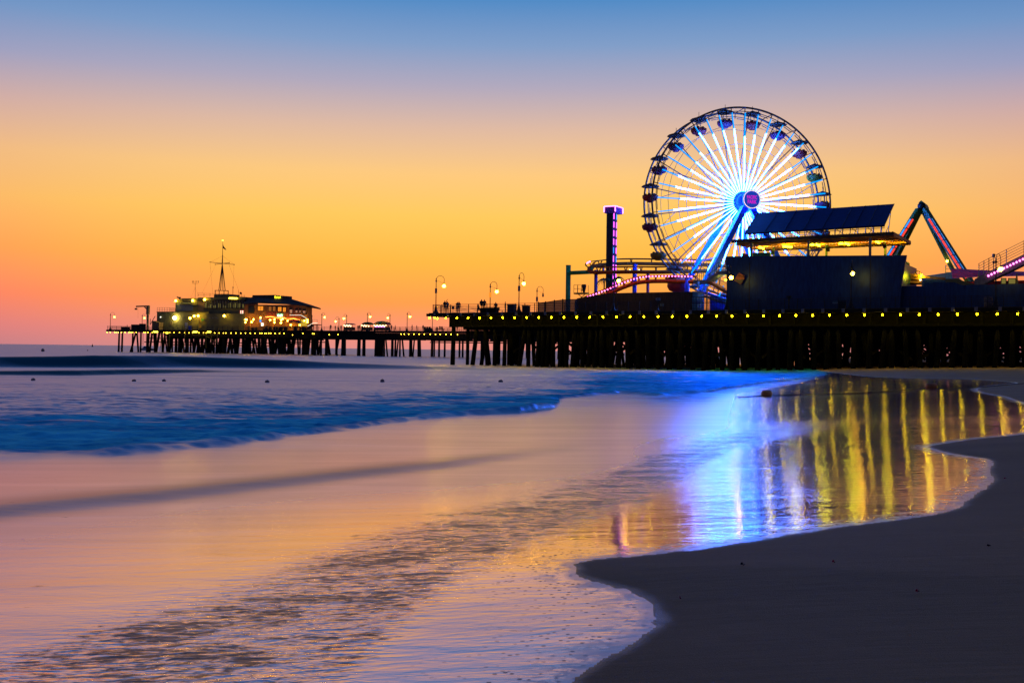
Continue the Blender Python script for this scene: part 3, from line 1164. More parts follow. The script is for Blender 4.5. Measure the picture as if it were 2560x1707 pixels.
# patio roof
OR = 6.2
a, b = NEAR.sz(1828, 603, OR), NEAR.sz(2235, 579, OR)
zr = (a[1] + b[1]) / 2
rs0, rs1 = a[0], b[0]
mb = MB()
n = 60
P = NEAR.P
for i in range(n):           # corrugated sheet
    u0, u1 = rs0 + (rs1 - rs0) * i / n, rs0 + (rs1 - rs0) * (i + 1) / n
    um = (u0 + u1) / 2
    mb.hexa([P(u0, OR, zr), P(um, OR, zr + 0.08), P(um, OR + 10.5, zr + 0.08), P(u0, OR + 10.5, zr), P(u0, OR, zr + 0.05), P(um, OR, zr + 0.13), P(um, OR + 10.5, zr + 0.13), P(u0, OR + 10.5, zr + 0.05)], ROOF)
    mb.hexa([P(um, OR, zr + 0.08), P(u1, OR, zr), P(u1, OR + 10.5, zr), P(um, OR + 10.5, zr + 0.08), P(um, OR, zr + 0.13), P(u1, OR, zr + 0.05), P(u1, OR + 10.5, zr + 0.05), P(um, OR + 10.5, zr + 0.13)], ROOF)
mb.fbox(NEAR, rs0, rs1, OR + 0.02, OR + 0.2, zr - 0.30, zr - 0.02, BROWN)
part(mb, 'terrace_roof', navy)
mb = MB()
for o in (OR + 1.6, OR + 3.4, OR + 5.5, OR + 7.8, OR + 10.2):
    mb.fbox(NEAR, rs0 + 0.05, rs1 - 0.05, o, o + 0.16, zr - 0.5, zr - 0.16, UNDER)
k = rs0 + 0.3
while k < rs1:
    mb.fbox(NEAR, k, k + 0.12, OR + 0.22, OR + 10.45, zr - 0.15, zr - 0.01, UNDER)
    k += 0.9
mb.fbox(NEAR, rs1 - 0.03, rs1 + 0.03, OR, OR + 10.5, zr - 0.42, zr - 0.02, ORANGE_WOOD)
part(mb, 'roof_joists', navy)
for x in (1878, 2021, 2175):
    s = NEAR.sz(x, 620, OR + 0.3)[0]
    mb = MB()
    mb.fbox(NEAR, s - 0.13, s + 0.13, OR + 0.25, OR + 0.5, tl.z - 1.3, zr - 0.44, STEEL)
    part(mb, 'column', navy)
for x in (1934, 2066, 2213):
    s = NEAR.sz(x, 620, OR + 7.3)[0]
    mb = MB()
    mb.fbox(NEAR, s - 0.12, s + 0.12, OR + 7.2, OR + 7.45, tl.z - 1.3, zr - 0.18, CREAM)
    part(mb, 'column', navy)
for x, y, x2, y2, o in ((1898, 618, 1910, 622, 5), (1958, 616, 1980, 618, 3), (2027, 612, 2035, 612, 5), (2040, 611, 2050, 615, 5), (2097, 609, 2108, 609, 4), (2112, 608, 2124, 612, 5),
                        (2190, 604, 2199, 608, 5), (2234, 602, 2247, 602, 6), (2242, 594, 2247, 588, 6)):
    mb = MB()
    p1, p2 = NEAR.pp(x, y, OR + o), NEAR.pp(x2, y2, OR + o)
    mb.tube([p1, p2], 0.10, E_FLUO, 6)
    mb.beam(p1 + Vector((0, 0, 0.16)), p2 + Vector((0, 0, 0.16)), 0.05, 0.05, STEEL)
    part(mb, 'tube_light', navy)
mb = MB()
for k in range(46):
    s = rs0 + 1.0 + (rs1 - rs0 - 2) * k / 45
    mb.sphere(P(s, OR + 4.2, zr - 0.56 + 0.06 * math.sin(k * 0.7)), 0.022, E_SHOP, 6, 4)
part(mb, 'string_lights', navy)
for x, y, o in ((1932, 632, 5), (2070, 624, 5), (2212, 615, 5)):
    mb = MB()
    p = NEAR.pp(x, y, OR + o)
    mb.box(p, (0.4, 0.3, 0.5), IRON, NEAR.yaw)
    mb.beam(p + Vector((0, 0, 0.25)), p + Vector((0, 0, 0.9)), 0.05, 0.05, IRON)
    part(mb, 'loudspeaker', navy)
for x, y, w, mt in ((1895, 637, 1.4, GREEN), (1914, 637, 1.2, GREEN), (1864, 639, 0.8, RED)):
    mb = MB()
    p = NEAR.pp(x, y, OR + 2)
    mb.box(p, (w, 0.5, 0.5), mt, NEAR.yaw)
    part(mb, 'bench_back', navy)
# solar canopy
OC0, OC1 = 7.0, 10.6
cb = [NEAR.pp(1861.5, 583.5, OC0), NEAR.pp(2211.6, 562.6, OC0), NEAR.pp(2235.7, 509.8, OC1), NEAR.pp(1894.8, 532.8, OC1)]
nrmv = (cb[1] - cb[0]).cross(cb[3] - cb[0]).normalized()
mb = MB()
mb.prism(cb, nrmv * -0.1, SOLAR)
part(mb, 'solar_roof', navy)
mb = MB()
for k in (0.0, 0.155, 0.3, 0.44, 0.575, 0.71, 0.80, 0.89, 1.0):
    mb.beam(cb[0].lerp(cb[1], k) + nrmv * 0.03, cb[3].lerp(cb[2], k) + nrmv * 0.03, 0.05, 0.05, STEEL if k in (0.71, 0.89) else IRON)
part(mb, 'panel_seam', navy)
mb = MB()
for k in np.linspace(0.02, 0.98, 19):
    t_ = cb[0].lerp(cb[1], float(k)) - nrmv * 0.14
    s = (t_ - NEAR.A).dot(NEAR.e)
    mb.beam(t_, P(s, OC0 + 0.05, zr + 0.12), 0.07, 0.07, IRON)
    t2 = cb[3].lerp(cb[2], float(k)) - nrmv * 0.14
    mb.beam(t2, P(s, OC1, zr + 0.12), 0.07, 0.07, IRON)
    mb.beam(t_ + NEAR.e * 0.8 * (-1) ** int(k * 19), P(s + 0.05, OC0 + 1.5, zr + 0.12), 0.05, 0.05, IRON)
mb.beam(cb[0] - nrmv * 0.17, cb[1] - nrmv * 0.17, 0.1, 0.12, IRON)
mb.beam(cb[0] + Vector((0, 0, -0.35)), cb[1] + Vector((0, 0, -0.35)), 0.07, 0.07, IRON)
part(mb, 'canopy_truss', navy)

# striped sign on the wall edge
mb = MB()
q = [NEAR.pp(x, y, OB - 0.6) for x, y in ((1835, 701), (1847, 682), (1855, 686), (1861, 690), (1860, 697), (1852, 711))]
mb.prism(q, NEAR.n * 0.08, ORANGE_WOOD)
sg = solo(mb, 'wall_sign', q[0], 'tilted orange and cream sign jutting off the navy wall', 'sign')
mb = MB()
q2 = [NEAR.pp(x, y, OB - 0.63) for x, y in ((1836, 700.5), (1839, 696), (1846, 699.5), (1859, 698), (1852, 710))]
mb.prism(q2, NEAR.n * 0.025, CREAM)
part(mb, 'cream_stripe', sg)
mb = MB()
q3 = [NEAR.pp(x, y, OB - 0.63) for x, y in ((1843.5, 690), (1846, 689.2), (1861, 690.6), (1860.5, 692.5))]
mb.prism(q3, NEAR.n * 0.025, IRON)
part(mb, 'dark_stripe', sg)

# low navy wall to the right
OW = 6.5
mb = MB()
sw0 = NEAR.sz(2252, 740, OW)[0]
zw = NEAR.sz(2300, 714, OW)[1]
zw2 = NEAR.sz(2560, 709, OW)[1]
pl = [NEAR.P(sw0, OW, ZD), NEAR.P(SN, OW, ZD), NEAR.P(SN, OW, zw2), NEAR.P(NEAR.sz(2560, 709, OW)[0], OW, zw2), NEAR.pp(2406, 713, OW), NEAR.pp(2386, 706, OW), NEAR.pp(2309, 706, OW), NEAR.pp(2308, 715, OW), NEAR.P(sw0, OW, zw)]
mb.prism(pl, NEAR.n * 0.3, NAVY)
solo(mb, 'boundary_wall', NEAR.P(sw0, OW, ZD), 'low long navy wall running from the pavilion to the right, behind the railing', 'wall')

# brown station wall with booth
OS = 6.0
mb = MB()
s0 = NEAR.sz(1437, 760, OS)[0]
s1 = NEAR.sz(1726, 760, OS)[0]
pl = [NEAR.P(s0, OS, ZD), NEAR.P(s1, OS, ZD), NEAR.pp(1726, 729, OS), NEAR.pp(1520, 733, OS), NEAR.pp(1470, 741, OS), NEAR.pp(1446, 745, OS), NEAR.pp(1437, 752, OS)]
mb.prism(pl, NEAR.n * 4, BROWN)
st = solo(mb, 'station_wall', NEAR.P(s0, OS, ZD), 'long low brown clad coaster station under the pink bulb track', 'station')
mb = MB()
p = NEAR.pp(1655, 762, OS - 0.04)
mb.box(p, (0.5, 0.05, 0.35), GREYBLUE, NEAR.yaw)
part(mb, 'notice', st)
mb = MB()
s2 = NEAR.sz(1746, 760, OS + 1)[0]
mb.fbox(NEAR, s1 + 0.05, s2, OS + 0.6, OS + 3, ZD, NEAR.sz(1735, 731, OS + 1)[1], mat('pale_blue_panel', (0.08, 0.30, 0.55), 0.5, var=0.2))
mb.fbox(NEAR, s1 + 0.02, s2 + 0.1, OS + 0.5, OS + 3.1, NEAR.sz(1735, 731, OS + 1)[1] + 0.005, NEAR.sz(1735, 731, OS + 1)[1] + 0.12, WHITE)
solo(mb, 'ticket_booth', NEAR.P(s1, OS + 0.6, ZD), 'small pale blue booth between the brown station and the white stair post', 'booth')

# netting fence, translucent
net = new_mat('fence_netting')
o_ = N(net, 'ShaderNodeOutputMaterial')
mxn = N(net, 'ShaderNodeMixShader')
mxn.inputs[0].default_value = 0.72
tr_ = N(net, 'ShaderNodeBsdfTransparent')
df = N(net, 'ShaderNodeBsdfDiffuse')
df.inputs[0].default_value = (0.10, 0.12, 0.15, 1)
L(net, tr_.outputs[0], mxn.inputs[1])
L(net, df.outputs[0], mxn.inputs[2])
L(net, mxn.outputs[0], o_.inputs[0])
ON = 3.0
nf = thing('netting_fence', NEAR.P(NEAR.sz(1346, 780, ON)[0], ON, ZD), 'grey netting fence rising towards the brown station on dark posts', 'fence')
tops = [(1346, 757), (1364, 755.5), (1386, 752), (1407, 749.5), (1444, 748)]
mb = MB()
for (x0, y0), (x1, y1) in zip(tops, tops[1:]):
    a, b = NEAR.pp(x0, y0, ON), NEAR.pp(x1, y1, ON)
    mb.prism([Vector((a.x, a.y, ZD)), Vector((b.x, b.y, ZD)), b, a], NEAR.n * 0.02, net)
part(mb, 'netting', nf)
for x, y in tops:
    mb = MB()
    a = NEAR.pp(x, y - 2.5, ON - 0.12)
    mb.box((a.x, a.y, (a.z + ZD) / 2), (0.12, 0.12, a.z - ZD), IRON, NEAR.yaw)
    part(mb, 'post', nf)
mb = MB()
for (x0, y0), (x1, y1) in zip(tops, tops[1:]):
    mb.beam(NEAR.pp(x0, y0, ON - 0.04), NEAR.pp(x1, y1, ON - 0.04), 0.05, 0.07, IRON)
part(mb, 'top_rail', nf)

# bins, benches and small deck furniture
def near_box(name, x0, x1, yt, o, d, m_, label, cat, lid=None):
    mb = MB()
    s0, s1 = NEAR.sz(x0, 770, o)[0], NEAR.sz(x1, 770, o)[0]
    zt = NEAR.sz((x0 + x1) / 2, yt, o)[1]
    mb.fbox(NEAR, s0, s1, o, o + d, ZD, zt - 0.12, m_)
    mb.fbox(NEAR, s0 - 0.04, s1 + 0.04, o - 0.04, o + d + 0.04, zt - 0.115, zt, lid or IRON)
    mb.fbox(NEAR, s0 + 0.1, s1 - 0.1, o - 0.02, o - 0.003, zt - 0.45, zt - 0.2, IRON)
    return solo(mb, name, NEAR.P(s0, o, ZD), label, cat)


near_box('litter_bin', 1268, 1284, 760, 0.8, 0.8, CLOTH_B, 'tall square dark litter bin left of the tall lamp post with sign board', 'litter bin')
near_box('litter_bin', 1305, 1318, 763, 0.8, 0.8, CLOTH_D, 'shorter square litter bin right of the tall lamp post with sign board', 'litter bin')
mb = MB()
s0 = NEAR.sz(2459, 760, 0.9)[0]
mb.lathe(NEAR.P(s0 + 0.45, 1.0, ZD), [(0.40, 0), (0.43, 0.05), (0.43, 0.32), (0.45, 0.36), (0.43, 0.4), (0.43, 0.68), (0.45, 0.72), (0.43, 0.76), (0.43, 1.02), (0.45, 1.06), (0.38, 1.08)], mat('rusty_barrel', (0.16, 0.12, 0.10), 0.7, var=0.5, scale=3), 16)
solo(mb, 'barrel', NEAR.P(s0 + 0.45, 1.0, ZD), 'pale rust streaked barrel beside the lamp post near the pink ramp', 'barrel')
mb = MB()
s0, s1 = NEAR.sz(1192, 770, 1.0)[0], NEAR.sz(1246, 770, 1.0)[0]
mb.fbox(NEAR, s0 + 0.5, s1 - 0.3, 1.0, 1.7, ZD + 0.55, ZD + 0.68, WOOD)
mb.fbox(NEAR, s0 + 0.5, s1 - 0.3, 1.72, 1.8, ZD + 0.3, ZD + 0.76, WOOD)
k = s0 + 0.55
while k < s1 - 0.5:
    mb.fbox(NEAR, k, k + 0.22, 1.05, 1.65, ZD, ZD + 0.545, WOOD)
    k += 0.42
solo(mb, 'bench', NEAR.P(s0, 1, ZD), 'long dark slatted bench under the people by the second lamp', 'bench')
for x, lab in ((1645, 'pier viewer stand with a blue hood before the brown station'), (1972, 'slim dark viewer stand before the navy wall, between the lamp posts')):
    mb = MB()
    b0 = NEAR.P(NEAR.sz(x, 760, 0.7)[0], 0.7, ZD)
    mb.lathe(b0, [(0.3, 0), (0.28, 0.06), (0.10, 0.12), (0.08, 0.9), (0.12, 1.0), (0.12, 1.3)], IRON, 10)
    mb.box(b0 + Vector((0, 0, 1.45)), (0.45, 0.5, 0.28), IRON if x > 1800 else GREYBLUE, NEAR.yaw)
    mb.tube([b0 + Vector((-0.1, -0.25, 1.45)), b0 + Vector((-0.1, -0.45, 1.45))], 0.07, IRON, 8)
    mb.tube([b0 + Vector((0.1, -0.25, 1.45)), b0 + Vector((0.1, -0.45, 1.45))], 0.07, IRON, 8)
    solo(mb, 'viewer', b0, lab, 'viewer')
mb = MB()
p = NEAR.pp(2095, 757, 0.9)
mb.box(p + Vector((0.5, 0, -0.35)), (0.75, 0.5, 1.0), CLOTH_D, NEAR.yaw)
mb.box(p + Vector((0.5, 0, 0.2)), (0.85, 0.6, 0.1), IRON, NEAR.yaw)
solo(mb, 'litter_bin', p + Vector((0.5, 0, -0.85)), 'dark litter bin at the railing left of the lamp post on the navy wall', 'litter bin')
mb = MB()
mb.box(NEAR.pp(2088, 756, 0.3), (0.6, 0.04, 0.28), GREYBLUE, NEAR.yaw)
p = NEAR.pp(2088, 756, 0.3)
mb.box((p.x, p.y, (p.z + ZD) / 2 - 0.1), (0.05, 0.05, p.z - ZD - 0.1), IRON, NEAR.yaw)
solo(mb, 'notice', p, 'small pale blue notice on the railing by the dark bin', 'notice')
mb = MB()
p = NEAR.pp(1132.5, 769, 0.3)
mb.box(p, (0.42, 0.04, 0.42), CLOTH_B, NEAR.yaw)
mb.box((p.x, p.y, (p.z + ZD) / 2 - 0.1), (0.05, 0.05, p.z - ZD - 0.1), IRON, NEAR.yaw)
solo(mb, 'notice', p, 'square dark notice on the railing near the pier corner', 'notice')

# ------------------------------------------------------------------ ferris wheel
WC = at(1857, 506.5, 140.0)
los = math.atan2(WC.x, WC.y)
phi = R(24) - los
AX = Vector((math.sin(phi), -math.cos(phi), 0))       # towards the viewer
UX = Vector((math.cos(phi), math.sin(phi), 0))
UZ = Vector((0, 0, 1))
WR = 238.0 / FPX * 140.0
DEPTH = 3.4


def wp(ang, r, back=0.0):
    return WC + (UX * math.cos(ang) + UZ * math.sin(ang)) * r - AX * back


wheel = thing('ferris_wheel', Vector((WC.x, WC.y, ZD)), 'giant ferris wheel with glowing white and blue spokes above the pier', 'ferris wheel')
NSP = 40
BLUESTEEL = mat('blue_grey_steel', (0.04, 0.07, 0.2), 0.5, var=0.15)
A0 = R(89.2)
for back in (0.0, DEPTH):
    mb = MB()
    mb.tube([wp(a, WR, back) for a in arc(0, 2 * math.pi, 120)[:-1]], 0.135, RIM, 8, closed=True)
    mb.tube([wp(a, WR - 0.55, back) for a in arc(0, 2 * math.pi, 80)[:-1]], 0.06, RIM, 5, closed=True)
    for k in range(NSP):
        a = A0 + k * 2 * math.pi / NSP
        mb.beam(wp(a + 0.03, WR - 0.75, back + 0.15), wp(a + 0.13, WR - 0.75, back + 0.15), 0.08, 0.08, RIM)
        mb.beam(wp(a, WR, back), wp(a, WR - 0.8, back), 0.10, 0.10, RIM)
    part(mb, 'rim', wheel)
for k in range(NSP):
    a = A0 + k * 2 * math.pi / NSP
    f = random.choice((0.10, 0.14, 0.2, 0.26, 0.3, 0.34, 0.22))
    r0, r1 = 1.55, WR - 0.75
    rm = r1 - (r1 - r0) * f
    mb = MB()
    mb.tube([wp(a, r0, -0.25), wp(a, r0 + 3.5, -0.17), wp(a, rm, -0.12)], [0.06, 0.085, 0.085], E_SPOKE, 6)
    mb.tube([wp(a, rm, -0.12), wp(a, r1, -0.12)], 0.085, E_CYAN, 6)
    part(mb, 'spoke_light', wheel)
mb = MB()
for k in range(NSP):
    a = A0 + k * 2 * math.pi / NSP
    mb.tube([wp(a, 1.3, 0.15), wp(a, WR - 0.1, 0.08)], 0.05, BLUESTEEL, 5)
part(mb, 'front_spokes', wheel, kind='stuff')
mb = MB()
for k in range(20):
    a = A0 + (k + 0.5) * 2 * math.pi / 20
    # crossing truss arms between the two sides
    mb.tube([wp(a, 1.3, DEPTH), wp(a, WR - 0.1, DEPTH)], 0.075, RIM, 5)
    mb.tube([wp(a, 4.3, 0.2), wp(a, WR * 0.66, DEPTH)], 0.045, RIM, 4)
    mb.tube([wp(a + 0.157, WR * 0.92, 0.2), wp(a, WR * 0.66, DEPTH)], 0.045, RIM, 4)
part(mb, 'rear_spokes', wheel, kind='stuff')
for back in (0.25, DEPTH - 0.1):
    for rr_ in (0.42, 0.62, 0.82):
        mb = MB()
        mb.tube([wp(A0 + k * 2 * math.pi / NSP, WR * rr_, back) for k in range(NSP)], 0.030, RIM, 4, closed=True)
        part(mb, 'tie_ring', wheel)
mb = MB()
for k in range(20):
    a = A0 + (k) * 2 * math.pi / 20
    mb.tube([wp(a, WR, 0), wp(a, WR, DEPTH)], 0.06, RIM, 5)
part(mb, 'axle_bar', wheel)
# hub
HUBW = mat('hub_blue_paint', (0.02, 0.12, 0.6), 0.45, var=0.1)
mb = MB()
mb.lathe(WC - AX * DEPTH, [(1.2, 0), (1.55, 0.3), (1.6, 0.6), (1.0, 0.8), (0.9, DEPTH - 0.6), (1.55, DEPTH - 0.5), (1.65, DEPTH + 0.1), (1.15, DEPTH + 0.35), (1.0, DEPTH + 2.6)], HUBW, 20, AX)
for k in range(NSP):
    a = A0 + (k + 0.5) * 2 * math.pi / NSP
    mb.beam(wp(a, 1.1, -0.35), wp(a, 1.62, -0.14), 0.07, 0.1, IRON)
hub = part(mb, 'hub', wheel)
HC = WC + AX * 3.0
mb = MB()
mb.lathe(HC - AX * 0.3, [(1.0, 0), (1.34, 0.12), (1.34, 0.30)], HUBW, 28, AX)
mb.lathe(HC + AX * 0.003, [(1.08, 0), (1.08, 0.02)], E_SIGNB, 28, AX, smooth=False)
part(mb, 'sign_disc', hub)
mb = MB()
for k in range(44):
    a = 2 * math.pi * k / 44
    mb.sphere(HC + (UX * math.cos(a) + UZ * math.sin(a)) * 1.21 + AX * 0.03, 0.06, E_RING, 6, 4)
part(mb, 'ring_bulbs', hub)
mb = MB()
text_mesh(mb, 'PACIFIC', HC + AX * 0.045 + UZ * 0.27, UX * 0.62, UZ, 0.68, E_SIGNP)
text_mesh(mb, 'PARK', HC + AX * 0.045 - UZ * 0.36, UX * 0.75, UZ, 0.72, E_SIGNP)
part(mb, 'lettering', hub)
# legs
LEGM = mat('blue_leg_paint', (0.01, 0.17, 0.9), 0.45, var=0.15)
for back, ax0 in ((-1.7, 2.0), (DEPTH + 0.9, 0.2)):
    for sgn in (-1, 1):
        mb = MB()
        top = WC - AX * back + UX * sgn * 0.25 - UZ * 0.4
        foot = WC + UX * sgn * 8.6 - AX * (back * 1.5)
        foot.z = ZD + 0.02
        mb.beam(foot, top, 0.85, 0.75, LEGM)
        part(mb, 'support_leg', wheel)
mb = MB()
for sgn in (-1, 1):
    f1 = WC + UX * sgn * 8.6 + AX * 2.5
    f2 = WC + UX * sgn * 8.6 - AX * 6.4
    for f in (0.25, 0.5, 0.72):
        t1 = f1.lerp(WC + AX * 1.7, f)
        t2 = f2.lerp(WC - AX * (DEPTH + 0.9), f)
        t1.z = t2.z = ZD + (WC.z - ZD) * f
        mb.beam(t1, t2, 0.12, 0.12, LEGM)
part(mb, 'leg_brace', wheel)
# leg light strings
for back, off in ((-1.7, 0.6), (-1.7, -0.3)):
    mb = MB()
    top = WC + AX * 2.0 - UX * 0.3 - UZ * 1.6
    foot = WC - UX * (8.2 if off > 0 else 6.2) + AX * 2.6
    foot.z = ZD + 2.5
    for k in range(26):
        q = foot.lerp(top, k / 25.0)
        mb.sphere(q, 0.07, E_CYAN, 5, 4)
    part(mb, 'leg_lights', wheel)
# gondolas
G_RED = mat('dark_red_tub', (0.42, 0.012, 0.012), 0.6)
G_PUR = mat('dark_purple_tub', (0.20, 0.012, 0.05), 0.6)
G_YEL = mat('dull_yellow_tub', (0.20, 0.12, 0.012), 0.5)
GCOL = [G_RED, G_PUR, G_RED, G_PUR, G_PUR, G_RED, G_PUR, G_YEL, G_RED, G_PUR]
for k in range(20):
    a = R(81) + k * 2 * math.pi / 20
    c = wp(a, WR - 0.15, DEPTH / 2)
    if c.z - 3.2 < ZD:
        pass
    g = bpy.data.objects.new('gondola', None)
    COL.objects.link(g)
    g.parent = wheel
    g.location = c - wheel.location
    mb = MB()
    mb.lathe(c, [(0.16, 0.35), (0.45, 0.2), (1.05, 0.02), (1.30, -0.18), (1.22, -0.22), (0.3, -0.12)], RIM, 12)
    mb.tube([c, c + UZ * 1.0], 0.035, RIM, 5)
    part(mb, 'roof', g)
    mb = MB()
    for s_ in (-0.3, 0.3):
        mb.tube([c + UX * s_ * 0.7, c + UX * s_ + UZ * -1.5], 0.045, RIM, 5)
    part(mb, 'hanger', g)
    mb = MB()
    mb.lathe(c - UZ * 2.35, [(0.42, 0), (0.5, 0.22), (0.9, 0.28), (1.10, 0.6), (1.12, 0.95), (1.02, 0.98), (0.9, 0.7)], GCOL[k % 10], 12)
    for q in range(6):
        aa = q * math.pi / 3
        mb.box(c - UZ * 1.32 + UX * 0.7 * math.cos(aa) + AX * 0.7 * math.sin(aa), (0.3, 0.3, 0.3), IRON, q)
    part(mb, 'tub', g)

# ------------------------------------------------------------------ drop tower
OT = 20.0
tw = thing('drop_tower', NEAR.P(NEAR.sz(1528, 740, OT)[0], OT, ZD), 'slim dark drop tower with magenta lit head and light strips', 'drop tower')
s0, zt = NEAR.sz(1516.5, 533, OT)
s1 = NEAR.sz(1531.5, 533, OT)[0]
dp = 1.05
mb = MB()
mb.fbox(NEAR, s0, s1, OT, OT + dp * 1.5, ZD, zt, IRON)
z = ZD + 1
while z < zt - 0.5:
    mb.fbox(NEAR, s0 - 0.02, s1 + 0.02, OT - 0.02, OT - 0.003, z, z + 0.08, BROWN)
    z += 2.1
part(mb, 'mast', tw)
h0, hz0 = NEAR.sz(1510.5, 533, OT - 0.5)
h1, hz1 = NEAR.sz(1538, 515, OT - 0.5)
mb = MB()
mb.fbox(NEAR, h0, h1, OT - 0.5, OT + dp * 1.5 + 0.5, hz0, hz1, PURPLE)
hd_ = part(mb, 'head', tw)
mb = MB()
for (sa, oa) in ((h0, OT - 0.53), (h1 + 0.03, OT - 0.53), (h1 + 0.03, OT + dp * 1.5 + 0.5)):
    mb.tube([NEAR.P(sa, oa, hz0 + 0.15), NEAR.P(sa, oa, hz1)], 0.075, E_PINK, 5)
mb.tube([NEAR.P(h0, OT - 0.53, hz1), NEAR.P(h1, OT - 0.53, hz1)], 0.06, E_PINK, 5)
mb.tube([NEAR.P(h1, OT - 0.5, hz1), NEAR.P(h1, OT + dp * 1.5 + 0.5, hz1)], 0.06, E_PINK, 5)
part(mb, 'neon_outline', hd_)
for oo, k0 in ((OT + 0.35, 0), (OT + 1.25, 1)):
    mb = MB()
    z = ZD + 3.2
    k = k0
    while z < zt - 0.4:
        mb.fbox(NEAR, s1 + 0.003, s1 + 0.06, oo, oo + 0.16, z, z + 0.9, E_PINKSTRIP if k % 5 else E_BLUE)
        z += 1.3
        k += 1
    part(mb, 'light_strip', tw)
mb = MB()
mb.fbox(NEAR, s1 + 0.001, s1 + 0.003, OT + 0.1, OT + 1.5, ZD + 2, zt, glow('dark_blue_panel_glow', (0.03, 0.02, 0.25), 0.6))
part(mb, 'side_panel', tw)

# ------------------------------------------------------------------ roller coaster
coaster = thing('roller_coaster', NEAR.P(NEAR.sz(1590, 760, 14)[0], 14, ZD), 'pink roller coaster with a bulb lit hill and a raised curve behind the drop tower', 'roller coaster')


def catmull(p, k=8):
    p = [Vector(q) for q in p]
    q = [p[0] * 2 - p[1]] + p + [p[-1] * 2 - p[-2]]
    out = []
    for i in range(1, len(q) - 2):
        for j in range(k):
            t = j / k
            a, b, c, d = q[i - 1], q[i], q[i + 1], q[i + 2]
            out.append(0.5 * ((2 * b) + (c - a) * t + (2 * a - 5 * b + 4 * c - d) * t * t + (3 * b - a - 3 * c + d) * t ** 3))
    out.append(p[-1])
    return out


def track(path, name, bank=None, spine_drop=0.75, rail_gap=0.55):
    c = catmull(path)
    mb = MB()
    left, right = [], []
    for i, q in enumerate(c):
        t = (c[min(i + 1, len(c) - 1)] - c[max(i - 1, 0)]).normalized()
        sd = t.cross(UZ).normalized()
        left.append(q + sd * rail_gap)
        right.append(q - sd * rail_gap)
    mb.tube(left, 0.07, PINK_TRACK, 6)
    mb.tube(right, 0.07, PINK_TRACK, 6)
    sp = [q - UZ * spine_drop for q in c]
    mb.tube(sp, 0.28, PINK_TRACK, 8)
    for i in range(2, len(c) - 1, 5):
        mb.beam(sp[i], left[i], 0.12, 0.14, PINK_TRACK)
        mb.beam(sp[i], right[i], 0.12, 0.14, PINK_TRACK)
    part(mb, name, coaster)
    return left, right, sp


hill = [NEAR.pp(x, y, o) for x, y, o in ((1450, 752, 9.5), (1470, 741, 9.5), (1500, 729.5, 9.7), (1530, 717.5, 10), (1560, 704.5, 10.3), (1590, 694.5, 10.6), (1620, 690.5, 11), (1660, 689.5, 11.5), (1700, 690, 12), (1740, 691, 12.4))]
lf, rt, sp = track(hill, 'hill_track')
loop = [NEAR.pp(x, y, o) for x, y, o in ((1840, 653, 34), (1740, 650, 33), (1640, 648, 31), (1560, 647.5, 28), (1500, 651, 25), (1474, 658, 21.5), (1480, 668, 17.5), (1520, 668, 16.5), (1580, 667, 16.5), (1640, 667.5, 17), (1700, 666, 18), (1780, 664, 20), (1850, 662, 22))]
lf2, rt2, sp2 = track(loop, 'curve_track')
# pink bulbs on the hill
pl = [q + UZ * 0.02 for q in catmull([NEAR.pp(x, y, o) for x, y, o in ((1468, 742.5, 9.0), (1500, 731.5, 9.1), (1530, 719.5, 9.4), (1560, 706.5, 9.7), (1590, 696.5, 10), (1620, 691.8, 10.4), (1660, 690.8, 10.9), (1700, 691.2, 11.4), (1731, 692, 11.7))], 40)]
acc = 0.0
first = None
for i in range(1, len(pl)):
    acc += (pl[i] - pl[i - 1]).length
    if acc >= 0.42 or first is None:
        acc = 0
        if first is None:
            mb = MB()
            mb.sphere(pl[i], 0.10, E_PINK, 6, 4)
            first = part(mb, 'bulb', coaster)
            fp = pl[i]
        else:
            copy_part(first, coaster, pl[i] - fp)
mb = MB()
for i in range(6):
    mb.sphere(NEAR.pp(1702 + i * 7, 650.5 + i * 0.5, 30), 0.1, E_PINK, 6, 4)
part(mb, 'rear_bulbs', coaster)
mb = MB()
mb.tube([NEAR.pp(1467, 658, 21), NEAR.pp(1475, 654, 22.5)], 0.09, E_PINK, 6)
part(mb, 'end_light', coaster)


def support(x, ytop, o, r, m_, arm=None, ybase=None):
    b = NEAR.pp(x, ytop, o)
    mb = MB()
    mb.tube([(b.x, b.y, ZD), (b.x, b.y, b.z)], r, m_, 12)
    mb.tube([(b.x, b.y, b.z), (b.x, b.y, b.z + 0.06)], r * 1.12, m_, 12)
    if arm:
        q = NEAR.pp(arm[0], arm[1], arm[2])
        mb.tube([(b.x, b.y, q.z), q], r * 0.8, m_, 10)
        mb.tube([q, q + UZ * 0.9], r * 0.6, m_, 8)
    part(mb, 'support_column', coaster)


support(1421, 664, 20, 0.38, GREEN, (1479, 680, 19.5))
support(1490, 676, 18, 0.26, PURPLE, (1508, 682, 17.5))
support(1587, 662, 17.2, 0.32, BLUE)
support(1620, 678, 17.6, 0.22, RED)
support(1718, 697, 12.2, 0.33, BLUE)
mb = MB()
for x in (1575, 1598):
    q = NEAR.pp(x, 675, 17.0)
    mb.sphere(q, 0.10, E_SHOP, 6, 4)
    mb.beam(q + UZ * 0.1, NEAR.pp(1587, 675, 17.0) + UZ * 0.1, 0.05, 0.05, IRON)
part(mb, 'flood_light', coaster)

